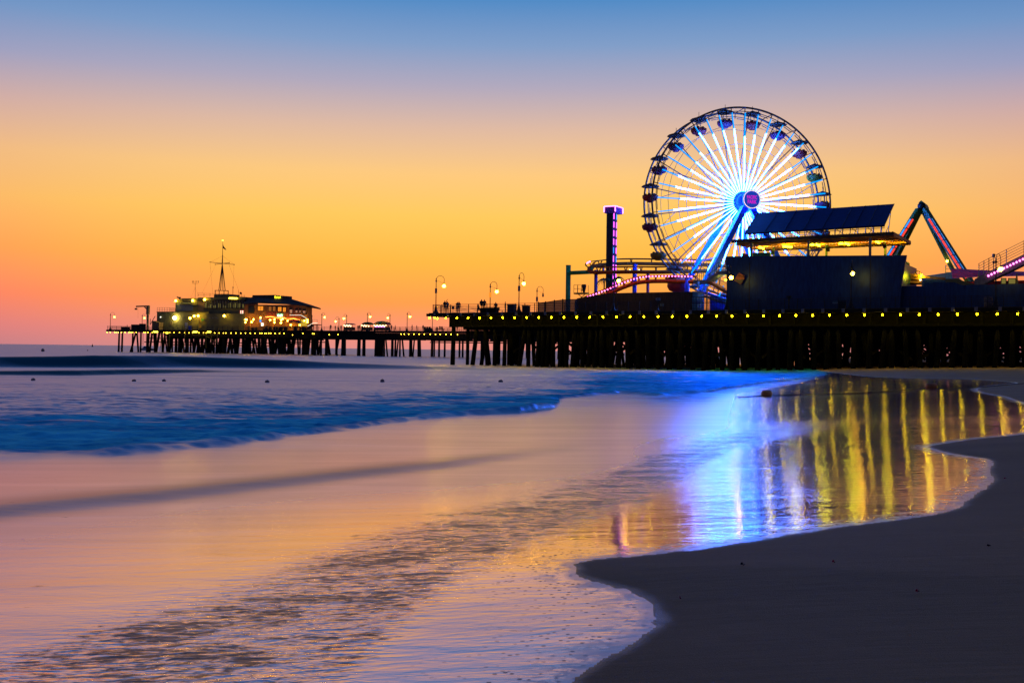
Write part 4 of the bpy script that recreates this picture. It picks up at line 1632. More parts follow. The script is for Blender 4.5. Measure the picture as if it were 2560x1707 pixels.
# walkway with stairs beside the wheel
OK_ = 9.0
wk = thing('footbridge', NEAR.P(NEAR.sz(1747, 770, OK_)[0], OK_, ZD), 'grey ride footbridge with a warm lit staircase left of the navy wall', 'footbridge')
mb = MB()
way = [(1733, 700), (1764, 700), (1796, 678), (1822, 678)]
for (x0, y0), (x1, y1) in zip(way, way[1:]):
    a, b = NEAR.pp(x0, y0, OK_), NEAR.pp(x1, y1, OK_)
    mb.hexa([a - UZ * 0.45, b - UZ * 0.45, b - UZ * 0.45 + NEAR.n * 2, a - UZ * 0.45 + NEAR.n * 2, a, b, b + NEAR.n * 2, a + NEAR.n * 2], CONC)
part(mb, 'walkway', wk)
mb = MB()
a, b = NEAR.pp(1770, 702, OK_ + 0.3), NEAR.pp(1824, 733, OK_ + 0.3)
for k in range(15):
    q = a.lerp(b, (k + 0.5) / 15)
    mb.box(q + NEAR.n * 0.8, (0.34, 1.6, 0.09), ORANGE_WOOD, NEAR.yaw)
mb.beam(a - UZ * 0.15, b - UZ * 0.15, 0.1, 0.35, ORANGE_WOOD)
mb.beam(a - UZ * 0.15 + NEAR.n * 1.6, b - UZ * 0.15 + NEAR.n * 1.6, 0.1, 0.35, ORANGE_WOOD)
part(mb, 'stairs', wk)
mb = MB()
for k in range(24):
    q = a.lerp(b, k / 23)
    mb.beam(q, q + UZ * 1.05, 0.04, 0.04, STEEL)
mb.beam(a + UZ * 1.05, b + UZ * 1.05, 0.05, 0.05, STEEL)
for (x0, y0), (x1, y1) in zip(way, way[1:]):
    p0, p1 = NEAR.pp(x0, y0, OK_), NEAR.pp(x1, y1, OK_)
    for h in (0.5, 1.1):
        mb.beam(p0 + UZ * h, p1 + UZ * h, 0.04, 0.04, IRON)
    for k in range(7):
        q = p0.lerp(p1, k / 6)
        mb.beam(q, q + UZ * 1.1, 0.04, 0.04, IRON)
part(mb, 'handrail', wk)
for x, m_ in ((1747, WHITE), (1768, YELLOW)):
    mb = MB()
    q = NEAR.pp(x, 703 if x < 1760 else 716, OK_ - 0.15)
    mb.tube([(q.x, q.y, ZD), q], 0.10, m_, 8)
    part(mb, 'post', wk)
mb = MB()
for x, y, x2, y2 in ((1765, 653 + 60, 1769, 704), (1797, 742, 1802, 730), (1810, 690, 1813, 682), (1806, 722, 1809, 714)):
    mb.tube([NEAR.pp(x, y, OK_ + 3), NEAR.pp(x2, y2, OK_ + 3)], 0.09, E_CYAN, 6)
part(mb, 'blue_tube', wk)
mb = MB()
a, b = NEAR.pp(1752, 728, OK_ + 4), NEAR.pp(1822, 752, OK_ + 4)
mb.beam(a, b, 1.2, 0.35, BLUE)
mb.beam(a - UZ * 0.5, b - UZ * 0.5, 1.2, 0.3, CONC)
mb.fbox(NEAR, NEAR.sz(1775, 700, OK_ + 8)[0], NEAR.sz(1830, 700, OK_ + 8)[0], OK_ + 8, OK_ + 9, ZD, ZD + 2.6, BLUE)
part(mb, 'lower_ramp', wk)
# loading deck with warm lamps that light the stair (lit tubes under the walkway)
mb = MB()
for x, y in ((1785, 690), (1800, 684), (1812, 700)):
    q = NEAR.pp(x, y, OK_ + 1.0)
    mb.tube([q, q + NEAR.e * 0.5], 0.06, E_FLUO, 6)
part(mb, 'stair_lamp', wk)

# red canopy ball of the low ride by the blue column
mb = MB()
q = NEAR.pp(1695, 713, 13.5)
mb.lathe(q - UZ * 1.1, [(0.3, 0), (1.2, 0.35), (1.5, 0.9), (1.45, 1.5), (1.2, 1.9), (0.4, 2.1)], RED, 14)
mb.tube([q - UZ * 1.1, Vector((q.x, q.y, ZD))], 0.15, IRON, 8)
solo(mb, 'ride_car', Vector((q.x, q.y, ZD)), 'round dark red ride car under the end of the pink track', 'ride car')

# scissor lift and palms at the start of the station
OL = 16.0
b0 = NEAR.pp(1446, 738, OL)
lift = thing('lift_platform', Vector((b0.x, b0.y, ZD)), 'small railed lift platform silhouetted beside the green coaster column', 'lift')
mb = MB()
sa, sb = NEAR.sz(1434, 733, OL)[0], NEAR.sz(1464, 733, OL)[0]
zz = NEAR.sz(1450, 733, OL)[1]
mb.fbox(NEAR, sa, sb, OL, OL + 1.2, zz - 0.12, zz + 0.1, YELLOW)
part(mb, 'platform', lift)
mb = MB()
for s in (sa, (sa * 0.67 + sb * 0.33), sb - 0.2):
    for o in (OL, OL + 1.15):
        mb.fbox(NEAR, s, s + 0.05, o, o + 0.05, zz + 0.1, zz + 1.25, IRON)
for h in (0.65, 1.25):
    mb.fbox(NEAR, sa, sb - 0.1, OL - 0.004, OL + 0.04, zz + h, zz + h + 0.05, IRON)
part(mb, 'guard_rail', lift)
mb = MB()
q = NEAR.P(sb - 0.55, OL + 0.5, zz + 0.1)
mb.lathe(q, [(0.15, 0), (0.22, 0.35), (0.30, 0.7), (0.36, 1.05), (0.3, 1.25)], IRON, 8)
mb.box(q + Vector((-0.25, 0, 0.35)), (0.4, 0.25, 0.15), IRON, NEAR.yaw)
part(mb, 'spot_lamp', lift)
mb = MB()
for k in range(3):
    z0 = ZD + (zz - ZD) * k / 3
    z1 = ZD + (zz - ZD) * (k + 1) / 3 - 0.12
    mb.beam(NEAR.P(sa + 0.5, OL + 0.4, z0), NEAR.P(sb - 0.3, OL + 0.4, z1), 0.09, 0.09, IRON)
    mb.beam(NEAR.P(sb - 0.3, OL + 0.6, z0), NEAR.P(sa + 0.5, OL + 0.6, z1), 0.09, 0.09, IRON)
part(mb, 'scissor_legs', lift)


def palm(px, py, o, h, label, nf=13, ln=1.4):
    c = NEAR.pp(px, py, o)
    t = thing('palm_tree', Vector((c.x, c.y, ZD)), label, 'palm tree', 'small palms by the coaster')
    mb = MB()
    mb.tube([(c.x + 0.1, c.y, ZD), (c.x - 0.05, c.y, (ZD + c.z) / 2), c], [0.16, 0.11, 0.09], WOOD, 7)
    part(mb, 'trunk', t)
    mb = MB()
    for k in range(nf):
        a = 2 * math.pi * k / nf + random.uniform(-0.2, 0.2)
        up = random.uniform(-0.1, 0.75)
        d = Vector((math.cos(a), math.sin(a), 0))
        prev = c.copy()
        for j in range(1, 7):
            t_ = j / 6.0
            q = c + d * ln * t_ + UZ * (up * t_ - 1.15 * t_ * t_) * ln
            mb.tube([prev, q], 0.02, LEAF, 4, caps=False)
            sd = d.cross(UZ)
            for sg in (-1, 1):
                tip = q + sd * sg * 0.28 * (1.15 - t_) + d * 0.12 - UZ * 0.28
                mb.add([prev, q, tip], [(0, 1, 2)], LEAF)
            prev = q
    part(mb, 'crown', t)


palm(1511, 697, 15, 3, 'small bare palm left of the drop tower, behind the bulb lit hill')
palm(1542, 694, 15, 3, 'thin drooping palm right of the drop tower beside a lamp globe')

# ------------------------------------------------------------------ pendulum ride
OPN = 30.0
pend = thing('pendulum_ride', NEAR.P(NEAR.sz(2310, 740, OPN)[0], OPN, ZD), 'green pendulum ride frame with red and blue light bars on two legs', 'thrill ride')


def legp(x0, y0, o0, x1, y1, o1, w, m_, name='leg'):
    a, b = NEAR.pp(x0, y0, o0), NEAR.pp(x1, y1, o1)
    b = a + (b - a) * ((ZD - a.z) / (b.z - a.z))
    mb = MB()
    mb.beam(a, b, w, w, m_)
    part(mb, name, pend)
    return a, b


ap = NEAR.pp(2303, 520, OPN)
mb = MB()
mb.prism([NEAR.pp(x, y, OPN - 1.0) for x, y in ((2294, 532), (2297, 506), (2303, 501), (2312, 508), (2317, 530), (2308, 534), (2300, 528))], NEAR.n * 2.5, DGREEN)
mb.lathe(NEAR.pp(2303, 515, OPN - 1.3), [(0.5, 0), (0.5, 3.2)], IRON, 12, NEAR.n)
part(mb, 'apex_housing', pend)
la, lb = legp(2296, 524, OPN - 1, 2222, 643, OPN - 5, 0.62, DGREEN)
legp(2299, 527, OPN + 1, 2240, 645, OPN + 5, 0.6, DGREEN)
ra, rb = legp(2311, 524, OPN - 1, 2420, 697, OPN - 5, 0.72, DGREEN)
legp(2307, 527, OPN + 1, 2393, 697, OPN + 5, 0.42, DGREEN)
for a, b, x0, x1, nseg, dr in ((la, lb, 0.10, 0.66, 6, 1), (ra, rb, 0.10, 0.68, 8, -1)):
    d = (b - a)
    side_ = NEAR.e * 0.15
    face = -NEAR.n * 0.34
    for k in range(nseg):
        f0 = x0 + (x1 - x0) * k / nseg
        f1 = x0 + (x1 - x0) * (k + 0.86) / nseg
        mb = MB()
        mb.tube([a + d * f0 + face + side_, a + d * f1 + face + side_], 0.13, E_BLUE if dr < 0 else E_RED, 6)
        mb.tube([a + d * f0 + face - side_, a + d * f1 + face - side_], 0.13, E_RED if dr < 0 else E_BLUE, 6)
        part(mb, 'light_bar', pend)
mb = MB()
mb.sphere(NEAR.pp(2368, 653, OPN + 3), 0.16, E_LAMP, 8, 6)
part(mb, 'leg_lamp', pend)

# ------------------------------------------------------------------ right hand rides and roofs
OG = 10.0
ramp = thing('bulb_ramp', NEAR.P(NEAR.sz(2440, 740, OG)[0], OG, ZD), 'grey climbing track with railing and pink bulbs at the right edge', 'coaster lift')
mb = MB()
ptsr = [(2436, 704), (2447, 697), (2472, 684), (2560, 641), (2680, 580)]
pr = [NEAR.pp(x, y, OG) for x, y in ptsr]
for a, b in zip(pr, pr[1:]):
    mb.hexa([a - UZ * 0.9, b - UZ * 0.9, b - UZ * 0.9 + NEAR.n * 2, a - UZ * 0.9 + NEAR.n * 2, a + UZ * 0.25, b + UZ * 0.25, b + UZ * 0.25 + NEAR.n * 2, a + UZ * 0.25 + NEAR.n * 2], CONC)
part(mb, 'track_beam', ramp)
mb = MB()
for a, b in zip(pr[1:], pr[2:]):
    for h in (0.55, 0.85, 1.15, 1.45, 1.75):
        mb.beam(a + UZ * h, b + UZ * h, 0.045, 0.045, STEEL)
    m_ = max(2, int((b - a).length / 2.0))
    for k in range(m_ + 1):
        q = a.lerp(b, k / m_)
        mb.beam(q + UZ * 0.2, q + UZ * 1.8, 0.06, 0.06, STEEL)
part(mb, 'handrail', ramp)
ba, bb = NEAR.pp(2471, 689.5, OG - 0.1), NEAR.pp(2680, 589, OG - 0.1)
nb = 27
for k in range(nb):
    q = ba.lerp(bb, k / (nb - 1))
    if k == 0:
        mb = MB()
        mb.sphere(q, 0.115, E_PINK, 6, 4)
        b0 = part(mb, 'bulb', ramp)
        q0 = q
    else:
        copy_part(b0, ramp, q - q0)
mb = MB()
for x in (2446, 2542):
    q = NEAR.pp(x, 680, OG + 1)
    mb = MB()
    mb.lathe((q.x, q.y, ZD), [(0.32, 0), (0.22, 2.6), (0.05, 4.3)], YELLOW, 8)
    part(mb, 'yellow_pylon', ramp)

mb = MB()
a, b = NEAR.pp(2370, 698, OG - 1), NEAR.pp(2396, 698, OG - 1)
mb.fbox(NEAR, NEAR.sz(2364, 700, OG)[0], NEAR.sz(2398, 700, OG)[0], OG, OG + 2, ZD + 2.0, NEAR.sz(2380, 697, OG)[1], CREAM)
c1, c2 = NEAR.pp(2396, 698, OG), NEAR.pp(2470, 722, OG)
mb.hexa([c1 - UZ * 0.7, c2 - UZ * 0.7, c2 - UZ * 0.7 + NEAR.n * 2, c1 - UZ * 0.7 + NEAR.n * 2, c1, c2, c2 + NEAR.n * 2, c1 + NEAR.n * 2], CREAM)
for h in (0.4, 0.7, 1.0, 1.3):
    mb.beam(c1 + UZ * h, c2 + UZ * h, 0.04, 0.04, STEEL)
c0 = NEAR.pp(2364, 698, OG)
for h in (0.4, 0.8, 1.2, 1.6):
    mb.beam(c0 + UZ * h, c1 + UZ * h, 0.04, 0.04, STEEL)
mb.beam(c0, c0 + UZ * 1.65, 0.06, 0.06, STEEL)
part(mb, 'loading_steps', ramp)

mb = MB()
OM = 18.0
mg = [NEAR.pp(x, y, OM) for x, y in ((2378, 671), (2470, 676), (2560, 679), (2680, 684))]
mgl = [NEAR.pp(x, y, OM - 2.5) for x, y in ((2381, 695), (2470, 692), (2560, 690), (2680, 690))]
for i in range(3):
    mb.prism([mgl[i], mgl[i + 1], mg[i + 1], mg[i]], NEAR.n * 0.08, MAGENTA)
mb.fbox(NEAR, NEAR.sz(2385, 700, OM)[0], NEAR.sz(2680, 700, OM)[0], OM + 0.2, OM + 4, ZD, mgl[0].z - 0.3, MAGENTA)
aw = solo(mb, 'game_stall', NEAR.P(NEAR.sz(2380, 740, OM)[0], OM, ZD), 'magenta roofed game stall behind the navy wall at right', 'stall')
for x0, x1, gl in ((2502, 2516, E_WIN2), (2520, 2540, E_WIN2)):
    mb = MB()
    mb.prism([NEAR.pp(x, y, OM - 2.7) for x, y in ((x0, 711), (x1, 711), (x1, 695), (x0, 695))], NEAR.n * 0.1, CREAM)
    w_ = part(mb, 'window_board', aw)
    mb = MB()
    mb.prism([NEAR.pp(x, y, OM - 2.75) for x, y in ((x0 + 2, 709), (x1 - 2, 709), (x1 - 2, 697), (x0 + 2, 697))], NEAR.n * 0.03, gl)
    part(mb, 'pane', w_)
mb = MB()
rf = [NEAR.pp(x, y, 24) for x, y in ((2302, 692), (2305, 691), (2362, 682.5), (2384, 679), (2384, 700), (2302, 700))]
mb.prism(rf, NEAR.n * 5, GREYBLUE)
mb.fbox(NEAR, NEAR.sz(2304, 700, 24)[0], NEAR.sz(2384, 700, 24)[0], 24.1, 28.9, ZD, rf[4].z - 0.01, NAVY)
solo(mb, 'ride_shed', NEAR.P(NEAR.sz(2304, 700, 24)[0], 24, ZD), 'shed with a sloping grey blue roof behind the pendulum legs', 'shed')

mb = MB()
OO = 13.0
ob = thing('water_slide', NEAR.P(NEAR.sz(2280, 740, OO)[0], OO, ZD), 'orange timber ride trough with a looped rail beside the navy wall end', 'ride')
for ya, yb in ((685, 690), (693, 697), (703, 706)):
    mb.beam(NEAR.pp(2248, ya, OO), NEAR.pp(2304, yb, OO), 0.5, 0.3, ORANGE_WOOD)
mb.prism([NEAR.pp(x, y, OO + 0.5) for x, y in ((2250, 712), (2305, 712), (2303, 685), (2254, 684))], NEAR.n * 0.2, ORANGE_WOOD)
mb.beam(NEAR.pp(2300, 692, OO), NEAR.pp(2364, 697, OO), 0.5, 0.28, ORANGE_WOOD)
part(mb, 'trough', ob)
mb = MB()
mb.tube([NEAR.pp(2295 + 8 * math.cos(a), 686 - 8 * math.sin(a), OO) for a in arc(0, math.pi, 10)], 0.07, ORANGE_WOOD, 6)
part(mb, 'loop_rail', ob)
mb = MB()
mb.tube([NEAR.pp(2302, 694, OO - 0.4), NEAR.pp(2303.5, 686, OO - 0.4)], 0.09, E_FLUO, 6)
mb.sphere(NEAR.pp(2301, 700, OO - 0.4), 0.12, E_SHOP, 6, 4)
part(mb, 'lamp', ob)
mb = MB()
mb.prism([NEAR.pp(x, y, OO + 3) for x, y in ((2261, 681), (2272, 681), (2272, 656), (2263, 653))], NEAR.n * 0.1, CONC)
q = NEAR.pp(2272.5, 668, OO + 3.2)
mb.beam((q.x, q.y, ZD), q + UZ * 0.5, 0.1, 0.1, IRON)
solo(mb, 'panel_sign', NEAR.P(NEAR.sz(2268, 740, OO + 3)[0], OO + 3, ZD), 'pale grey sign panel standing just right of the navy wall', 'sign')
mb = MB()
q = NEAR.pp(2484, 650, 24)
mb.tube([(q.x, q.y, ZD), q], [0.09, 0.05], IRON, 6)
mb.sphere(q - UZ * 0.3, 0.16, IRON, 8, 6)
mb.box(q + UZ * 0.55, (0.25, 0.25, 0.45), IRON, 0.3)
mb.tube([q, q + UZ * 0.8], 0.03, IRON, 5)
solo(mb, 'wind_mast', Vector((q.x, q.y, ZD)), 'thin mast with small dark instruments above the pink bulb ramp', 'mast')

# ------------------------------------------------------------------ far pier
far_pier = thing('pier', FAR.P(0, 0, 0), 'far end of the long pier with the harbour buildings, on dark raking piles', 'pier')
SF = FAR.sz(1640, 800, 0)[0]
S_LEFT = FAR.sz(268, 800, 0)[0]
S_MID = FAR.sz(792, 800, 0)[0]
mb = MB()
mb.fbox(FAR, S_LEFT, S_MID, 0, 34, ZD - 0.15, ZD, PLANK)
mb.fbox(FAR, S_MID, SF, 0.0, 11, ZD - 0.15, ZD, PLANK)
part(mb, 'deck', far_pier)
mb = MB()
mb.fbox(FAR, S_LEFT, SF, -0.12, 0.3, ZD - 0.65, ZD - 0.155, WOOD)
mb.fbox(FAR, S_LEFT - 0.3, S_LEFT - 0.003, -0.12, 34, ZD - 0.65, ZD - 0.1, WOOD)
s4 = FAR.sz(420, 800, 0)[0]
mb.fbox(FAR, s4, SF, 0.6, 1.0, ZD - 2.3, ZD - 0.66, WOOD)
k = s4
while k < SF:
    mb.fbox(FAR, k, k + 0.5, 1.05, 10.8, ZD - 2.65, ZD - 1.6, WOOD)
    k += 5.2
mb.fbox(FAR, FAR.sz(845, 800, 0)[0], FAR.sz(1040, 800, 0)[0], 0.35, 0.58, ZD - 2.75, ZD - 0.7, WOOD)
for (xa, xb, z) in ((345, 740, 3.0), (420, 720, 2.2), (650, 790, 4.2), (700, 800, 3.5), (1060, 1500, 4.3), (1060, 1500, 3.8), (350, 520, 4.3)):
    mb.fbox(FAR, FAR.sz(xa, 800, 4)[0], FAR.sz(xb, 800, 4)[0], 4 + z, 4.3 + z, z - 0.15, z + 0.15, WOOD)
part(mb, 'beam', far_pier)
mb = MB()
for z in (0.3, 0.6, 0.88, 1.15):
    mb.beam(FAR.P(S_LEFT, 0.1, ZD + z), FAR.P(SF, 0.1, ZD + z), 0.06, 0.06, IRON)
    mb.beam(FAR.P(S_MID, 10.9, ZD + z), FAR.P(SF, 10.9, ZD + z), 0.06, 0.06, IRON)
    mb.beam(FAR.P(S_LEFT, 0.1, ZD + z), FAR.P(S_LEFT, 33, ZD + z), 0.06, 0.06, IRON)
s = S_LEFT
while s < SF:
    mb.fbox(FAR, s, s + 0.08, 0.06, 0.14, ZD, ZD + 1.2, IRON)
    if s > S_MID:
        mb.fbox(FAR, s, s + 0.08, 10.86, 10.94, ZD, ZD + 1.2, IRON)
    s += 2.0
part(mb, 'railing', far_pier)

pl_far = [(298, 297, 4.6), (306, 305, 4.6), (340, 325, 4.8), (332, 331, 4.2), (342, 347, 4.5), (352, 352, 4.0)]
x = 372
while x < 786:
    sl = random.choice((0, 0, -7, 7, 4, -4, 9, -9))
    pl_far.append((x, x + sl, random.uniform(4.2, 7.5)))
    x += random.uniform(4.5, 9.5) if x < 560 else random.choice((5, 6, 8, 15, 18))
pl_far += [(795, 786, 4.5), (803, 803, 5), (816, 816, 7), (843, 843, 3.6), (857, 856, 6.5), (862, 862, 6.5), (898, 897, 9), (910, 910, 8.5), (941, 940, 8), (948, 948, 9), (955, 955, 6),
           (960, 961, 5), (963, 970, 4), (981, 981, 7), (989, 988, 5), (997, 991, 4), (1000, 1000, 4.5), (1004, 1011, 4.5), (1027, 1027, 8.5), (1037, 1032, 4), (1047, 1049, 9.5),
           (1081, 1080, 6.5), (1086, 1086, 4), (1098, 1098, 5), (1112, 1112, 5), (1149, 1149, 5), (1157, 1157, 5), (1204, 1204, 5.5), (1218, 1214, 5), (1246, 1246, 6), (1276, 1270, 6), (1300, 1300, 6), (1316, 1318, 6), (1336, 1336, 6),
           (1352, 1356, 6), (1372, 1372, 6), (1398, 1396, 6), (1420, 1420, 6), (1448, 1450, 6), (1480, 1480, 6)]
for a, b, w in pl_far:
    oa = random.uniform(0.8, 7.0) if 372 < a < 790 else random.uniform(0.7, 1.6)
    sa, sb = FAR.sz(a, 850, oa)[0], FAR.sz(b, 850, oa)[0]
    r_ = w / 2 / FAR.scale(a, oa)
    mb = MB()
    mb.tube([FAR.P(sa, oa, ZD - 0.7), FAR.P(sb, oa, -1.4)], [r_ * 0.95, r_ * 1.08], WOOD, 7)
    part(mb, 'pile', far_pier)
mb = MB()
for row, oo in enumerate((12, 18, 24, 30)):
    s = FAR.sz(345, 850, 0)[0] + 2 * row
    while s < S_MID - 8:
        dlt = random.choice((0, 0, 1.6, -1.6))
        mb.tube([FAR.P(s, oo, ZD - 0.7), FAR.P(s + dlt, oo, -1.4)], random.uniform(0.25, 0.4), WOOD, 6)
        s += random.uniform(2.2, 5.5)
part(mb, 'rear_piles', far_pier, kind='stuff')

fb = [268, 276, 287, 291, 296, 304, 313, 323, 328, 332, 341, 360, 364, 370, 381, 410, 415, 425, 435, 449, 462, 473, 482, 498, 509, 516, 537, 548, 559, 565, 578, 590, 602, 614, 626, 638, 650, 655, 662, 666, 672, 677, 688, 699, 710, 720, 728,
      736, 741, 747, 754, 757, 765, 777, 780, 785, 788, 791, 799, 820, 843, 1003, 1011, 1022, 1035, 1048, 1061, 1076, 1089, 1101, 1115, 1128, 1144, 1170]
pb = None
for x in fb:
    s = FAR.sz(x, 830, -0.1)[0]
    p = FAR.P(s, -0.15 if x < 720 or x > 1000 else random.uniform(-0.15, 3.5), ZD - 0.95 - (random.uniform(0, 0.5) if 720 < x < 850 else 0))
    if pb is None:
        mb = MB()
        mb.sphere(p, 0.115, E_BULBF, 7, 5)
        mb.beam(p + UZ * 0.26, p + UZ * 0.26 + FAR.n * 0.5, 0.1, 0.08, IRON)
        pb = part(mb, 'bulb', far_pier)
        pp0 = p
    else:
        copy_part(pb, far_pier, p - pp0)
mb = MB()
for x0, x1, y in ((384, 394, 829.5), (483, 493, 829.5), (519, 527, 829.5), (415, 420, 832)):
    mb.tube([FAR.pp(x0, y, -0.2), FAR.pp(x1, y, -0.2)], 0.2, E_FLUOF, 6)
part(mb, 'tube_light', far_pier)
for grp, nm in ((((463, 823, 459, 880), (424, 833, 423, 865), (515, 835, 515, 870), (528, 835, 528, 860)), 'hanging_pipe'), (((404, 832, 400, 878), (404, 832, 430, 832)), 'bracket'),
                (((480, 837, 548, 838), (525, 835, 545, 839)), 'landing_bar'), (((505, 834, 542, 855), (546, 822, 541, 858)), 'landing_brace')):
    for x0, y0, x1, y1 in grp:
        mb = MB()
        mb.beam(FAR.pp(x0, y0, -0.4), FAR.pp(x1, y1, -0.4), 0.12, 0.12, YELLOW)
        part(mb, nm, far_pier)
mb = MB()
for x in (355, 358.5):
    mb.beam(FAR.pp(x, 831, -0.3), FAR.pp(x, 862, -0.3), 0.06, 0.06, IRON)
for y in np.arange(833, 862, 2.6):
    mb.beam(FAR.pp(355, float(y), -0.3), FAR.pp(358.5, float(y), -0.3), 0.06, 0.06, IRON)
part(mb, 'ladder', far_pier)

# ---- harbour office
def fb_(mb, x0, x1, yt, o, dp, m_, yb=None):
    s0, s1 = FAR.sz(x0, 800, o)[0], FAR.sz(x1, 800, o)[0]
    zt = FAR.sz((x0 + x1) / 2, yt, o)[1]
    zb = ZD if yb is None else FAR.sz((x0 + x1) / 2, yb, o)[1]
    mb.fbox(FAR, s0, s1, o, o + dp, zb, zt, m_)
    return s0, s1, zb, zt


office = thing('harbour_office', FAR.P(FAR.sz(500, 800, 4)[0], 4, ZD), 'stepped pale harbour office with a glazed lookout, lit yellow', 'harbour building')
mb = MB()
fb_(mb, 392, 522, 780, 5, 10, CREAM)
fb_(mb, 517, 611, 783.5, 4, 11, CREAM)
part(mb, 'lower_block', office)
mb = MB()
fb_(mb, 438, 540, 748, 8, 7, CREAM, 779.5)
fb_(mb, 452, 500, 745.5, 7.6, 7, CREAM, 762)
part(mb, 'middle_block', office)
mb = MB()
fb_(mb, 494, 612, 743, 6, 8, CREAM, 750)
fb_(mb, 508, 611, 771, 6, 8, CREAM, 783)
fb_(mb, 494, 514, 750.5, 6.5, 7, TAN, 783)
fb_(mb, 534, 573, 735.5, 7, 5, CREAM, 743)
part(mb, 'lookout', office)
mb = MB()
fb_(mb, 511, 610, 750.2, 6.4, 7, DARKGLASS, 770.8)
for k in range(24):
    x0 = 513 + k * 4.05
    if k % 3 != 1:
        fb_(mb, x0, x0 + random.uniform(1.0, 2.6), 757 + random.uniform(0, 8), 6.3, 0.05, E_WIN2, 769.5)
for k in range(26):
    x0 = 511.5 + k * 3.9
    fb_(mb, x0, x0 + 0.5, 751, 6.15, 0.1, STEEL, 770)
part(mb, 'window_band', office)
mb = MB()
fb_(mb, 494, 613, 749.2, 5.8, 0.15, IRON, 751)
fb_(mb, 508, 613, 770.5, 5.7, 0.25, IRON, 772.2)
fb_(mb, 391, 523, 778.6, 4.8, 0.15, IRON, 780.3)
part(mb, 'cornice', office)
mb = MB()
for x0, x1 in ((445, 452), (456, 468), (470, 482)):
    fb_(mb, x0, x1, 756.5, 7.5, 0.1, E_WIN2, 758.8)
fb_(mb, 441, 482, 760, 7.92, 0.05, GREYBLUE, 777)
part(mb, 'window', office)
mb = MB()
for x, y, o in ((439.5, 752, 7), (481.5, 751.5, 7), (511.5, 749, 5.2), (485.5, 790, 3.6), (495.5, 789.5, 3.6), (475, 795, 2.4), (560.5, 789.5, 2.6)):
    mb.sphere(FAR.pp(x, y, o), 0.36, E_LAMP, 8, 6)
mb.sphere(FAR.pp(436.5, 794.5, 4.2), 0.6, glow('flood_lamp_glow', (1.0, 0.75, 0.2), 60), 10, 7)
mb.sphere(FAR.pp(401.5, 792.5, 4.6), 0.2, E_WHITE, 8, 6)
part(mb, 'wall_lamp', office)
mb = MB()
a, b = FAR.pp(573, 745.5, 5.4), FAR.pp(593, 746, 5.4)
mb.tube([a, b], 0.24, E_FLUOF, 6)
part(mb, 'light_box', office)
mb = MB()
for dx, dy in ((-2.4, -2.4), (2.4, -2.4), (-2.4, 2.4), (2.4, 2.4)):
    mb.sphere(FAR.pp(604.5 + dx, 780.5 + dy, 5.2), 0.28, E_RED, 6, 5)
    mb.sphere(FAR.pp(604.5 + dx, 780.5 + dy, 4.9), 0.17, E_WHITE, 6, 5)
part(mb, 'cluster_light', office)
mb = MB()
for (x0, x1, yt, yb) in ((495, 570, 733, 742), (573, 611, 737, 744), (393, 424, 769, 780), (424, 438, 770, 779)):
    for f in (0, 0.5):
        y = yt + (yb - yt) * f
        mb.beam(FAR.pp(x0, y, 5.8), FAR.pp(x1, y + (2 if x0 > 490 else 0), 5.8), 0.07, 0.07, IRON)
    for k in range(6):
        xx = x0 + (x1 - x0) * k / 5
        mb.beam(FAR.pp(xx, yt, 5.8), FAR.pp(xx, yb, 5.8), 0.07, 0.07, IRON)
part(mb, 'roof_rail', office)
mb = MB()
for (x0, y0, x1, y1) in ((458, 795, 476, 806), (461, 793, 476, 803)):
    mb.beam(FAR.pp(x0, y0, 4.4), FAR.pp(x1, y1, 4.4), 0.2, 0.2, CREAM)
part(mb, 'stair_rail', office)
mb = MB()
fb_(mb, 503, 511, 797, 4.9, 0.08, GREEN, 802)
part(mb, 'notice', office)
mb = MB()
fb_(mb, 424, 431, 806, 4.9, 0.08, TAN, 812)
part(mb, 'door', office)
mb = MB()
fb_(mb, 498, 502, 795, 3.9, 0.05, YELLOW, 820)
part(mb, 'pipe', office)
mb = MB()
for k, x in enumerate((522, 525, 530, 533, 538.5, 541.5)):
    fb_(mb, x, x + 1.8, 793 + (k % 2), 3.9, 0.05, STEEL, 795.5)
part(mb, 'wall_lettering', office)
# office mast
mast = thing('signal_mast', FAR.pp(555, 735, 9), 'tall tripod signal mast with crossed yard and a small flag on the office roof', 'mast')
mb = MB()
T = FAR.pp(555.7, 659, 9)
for xf, of in ((547, 8), (551.5, 9.6), (557.5, 8.2), (563, 9.8)):
    mb.tube([FAR.pp(xf, 727, of), T], 0.13, IRON, 5)
mb.tube([T, FAR.pp(556.4, 638, 9)], [0.2, 0.14], IRON, 6)
mb.tube([FAR.pp(556.4, 638, 9), FAR.pp(557, 603, 9)], [0.10, 0.05], IRON, 6)
part(mb, 'mast_pole', mast)
mb = MB()
for x0, y0, x1, y1 in ((525, 655.5, 585.5, 661.5), (538, 661, 573, 657)):
    mb.tube([FAR.pp(x0, y0, 9), FAR.pp(x1, y1, 9)], 0.09, IRON, 5)
    for q in (FAR.pp(x0, y0, 9), FAR.pp(x1, y1, 9)):
        mb.sphere(q, 0.18, IRON, 6, 4)
part(mb, 'yard', mast)
mb = MB()
for x0, y0, x1, y1 in ((525, 656, 556, 640), (585, 661, 557, 640), (525, 657, 532, 735), (585, 662, 583, 735), (540, 661, 506, 732), (572, 660, 597, 727)):
    mb.tube([FAR.pp(x0, y0, 9), FAR.pp(x1, y1, 9)], 0.022, BROWN, 4)
part(mb, 'stay', mast)
mb = MB()
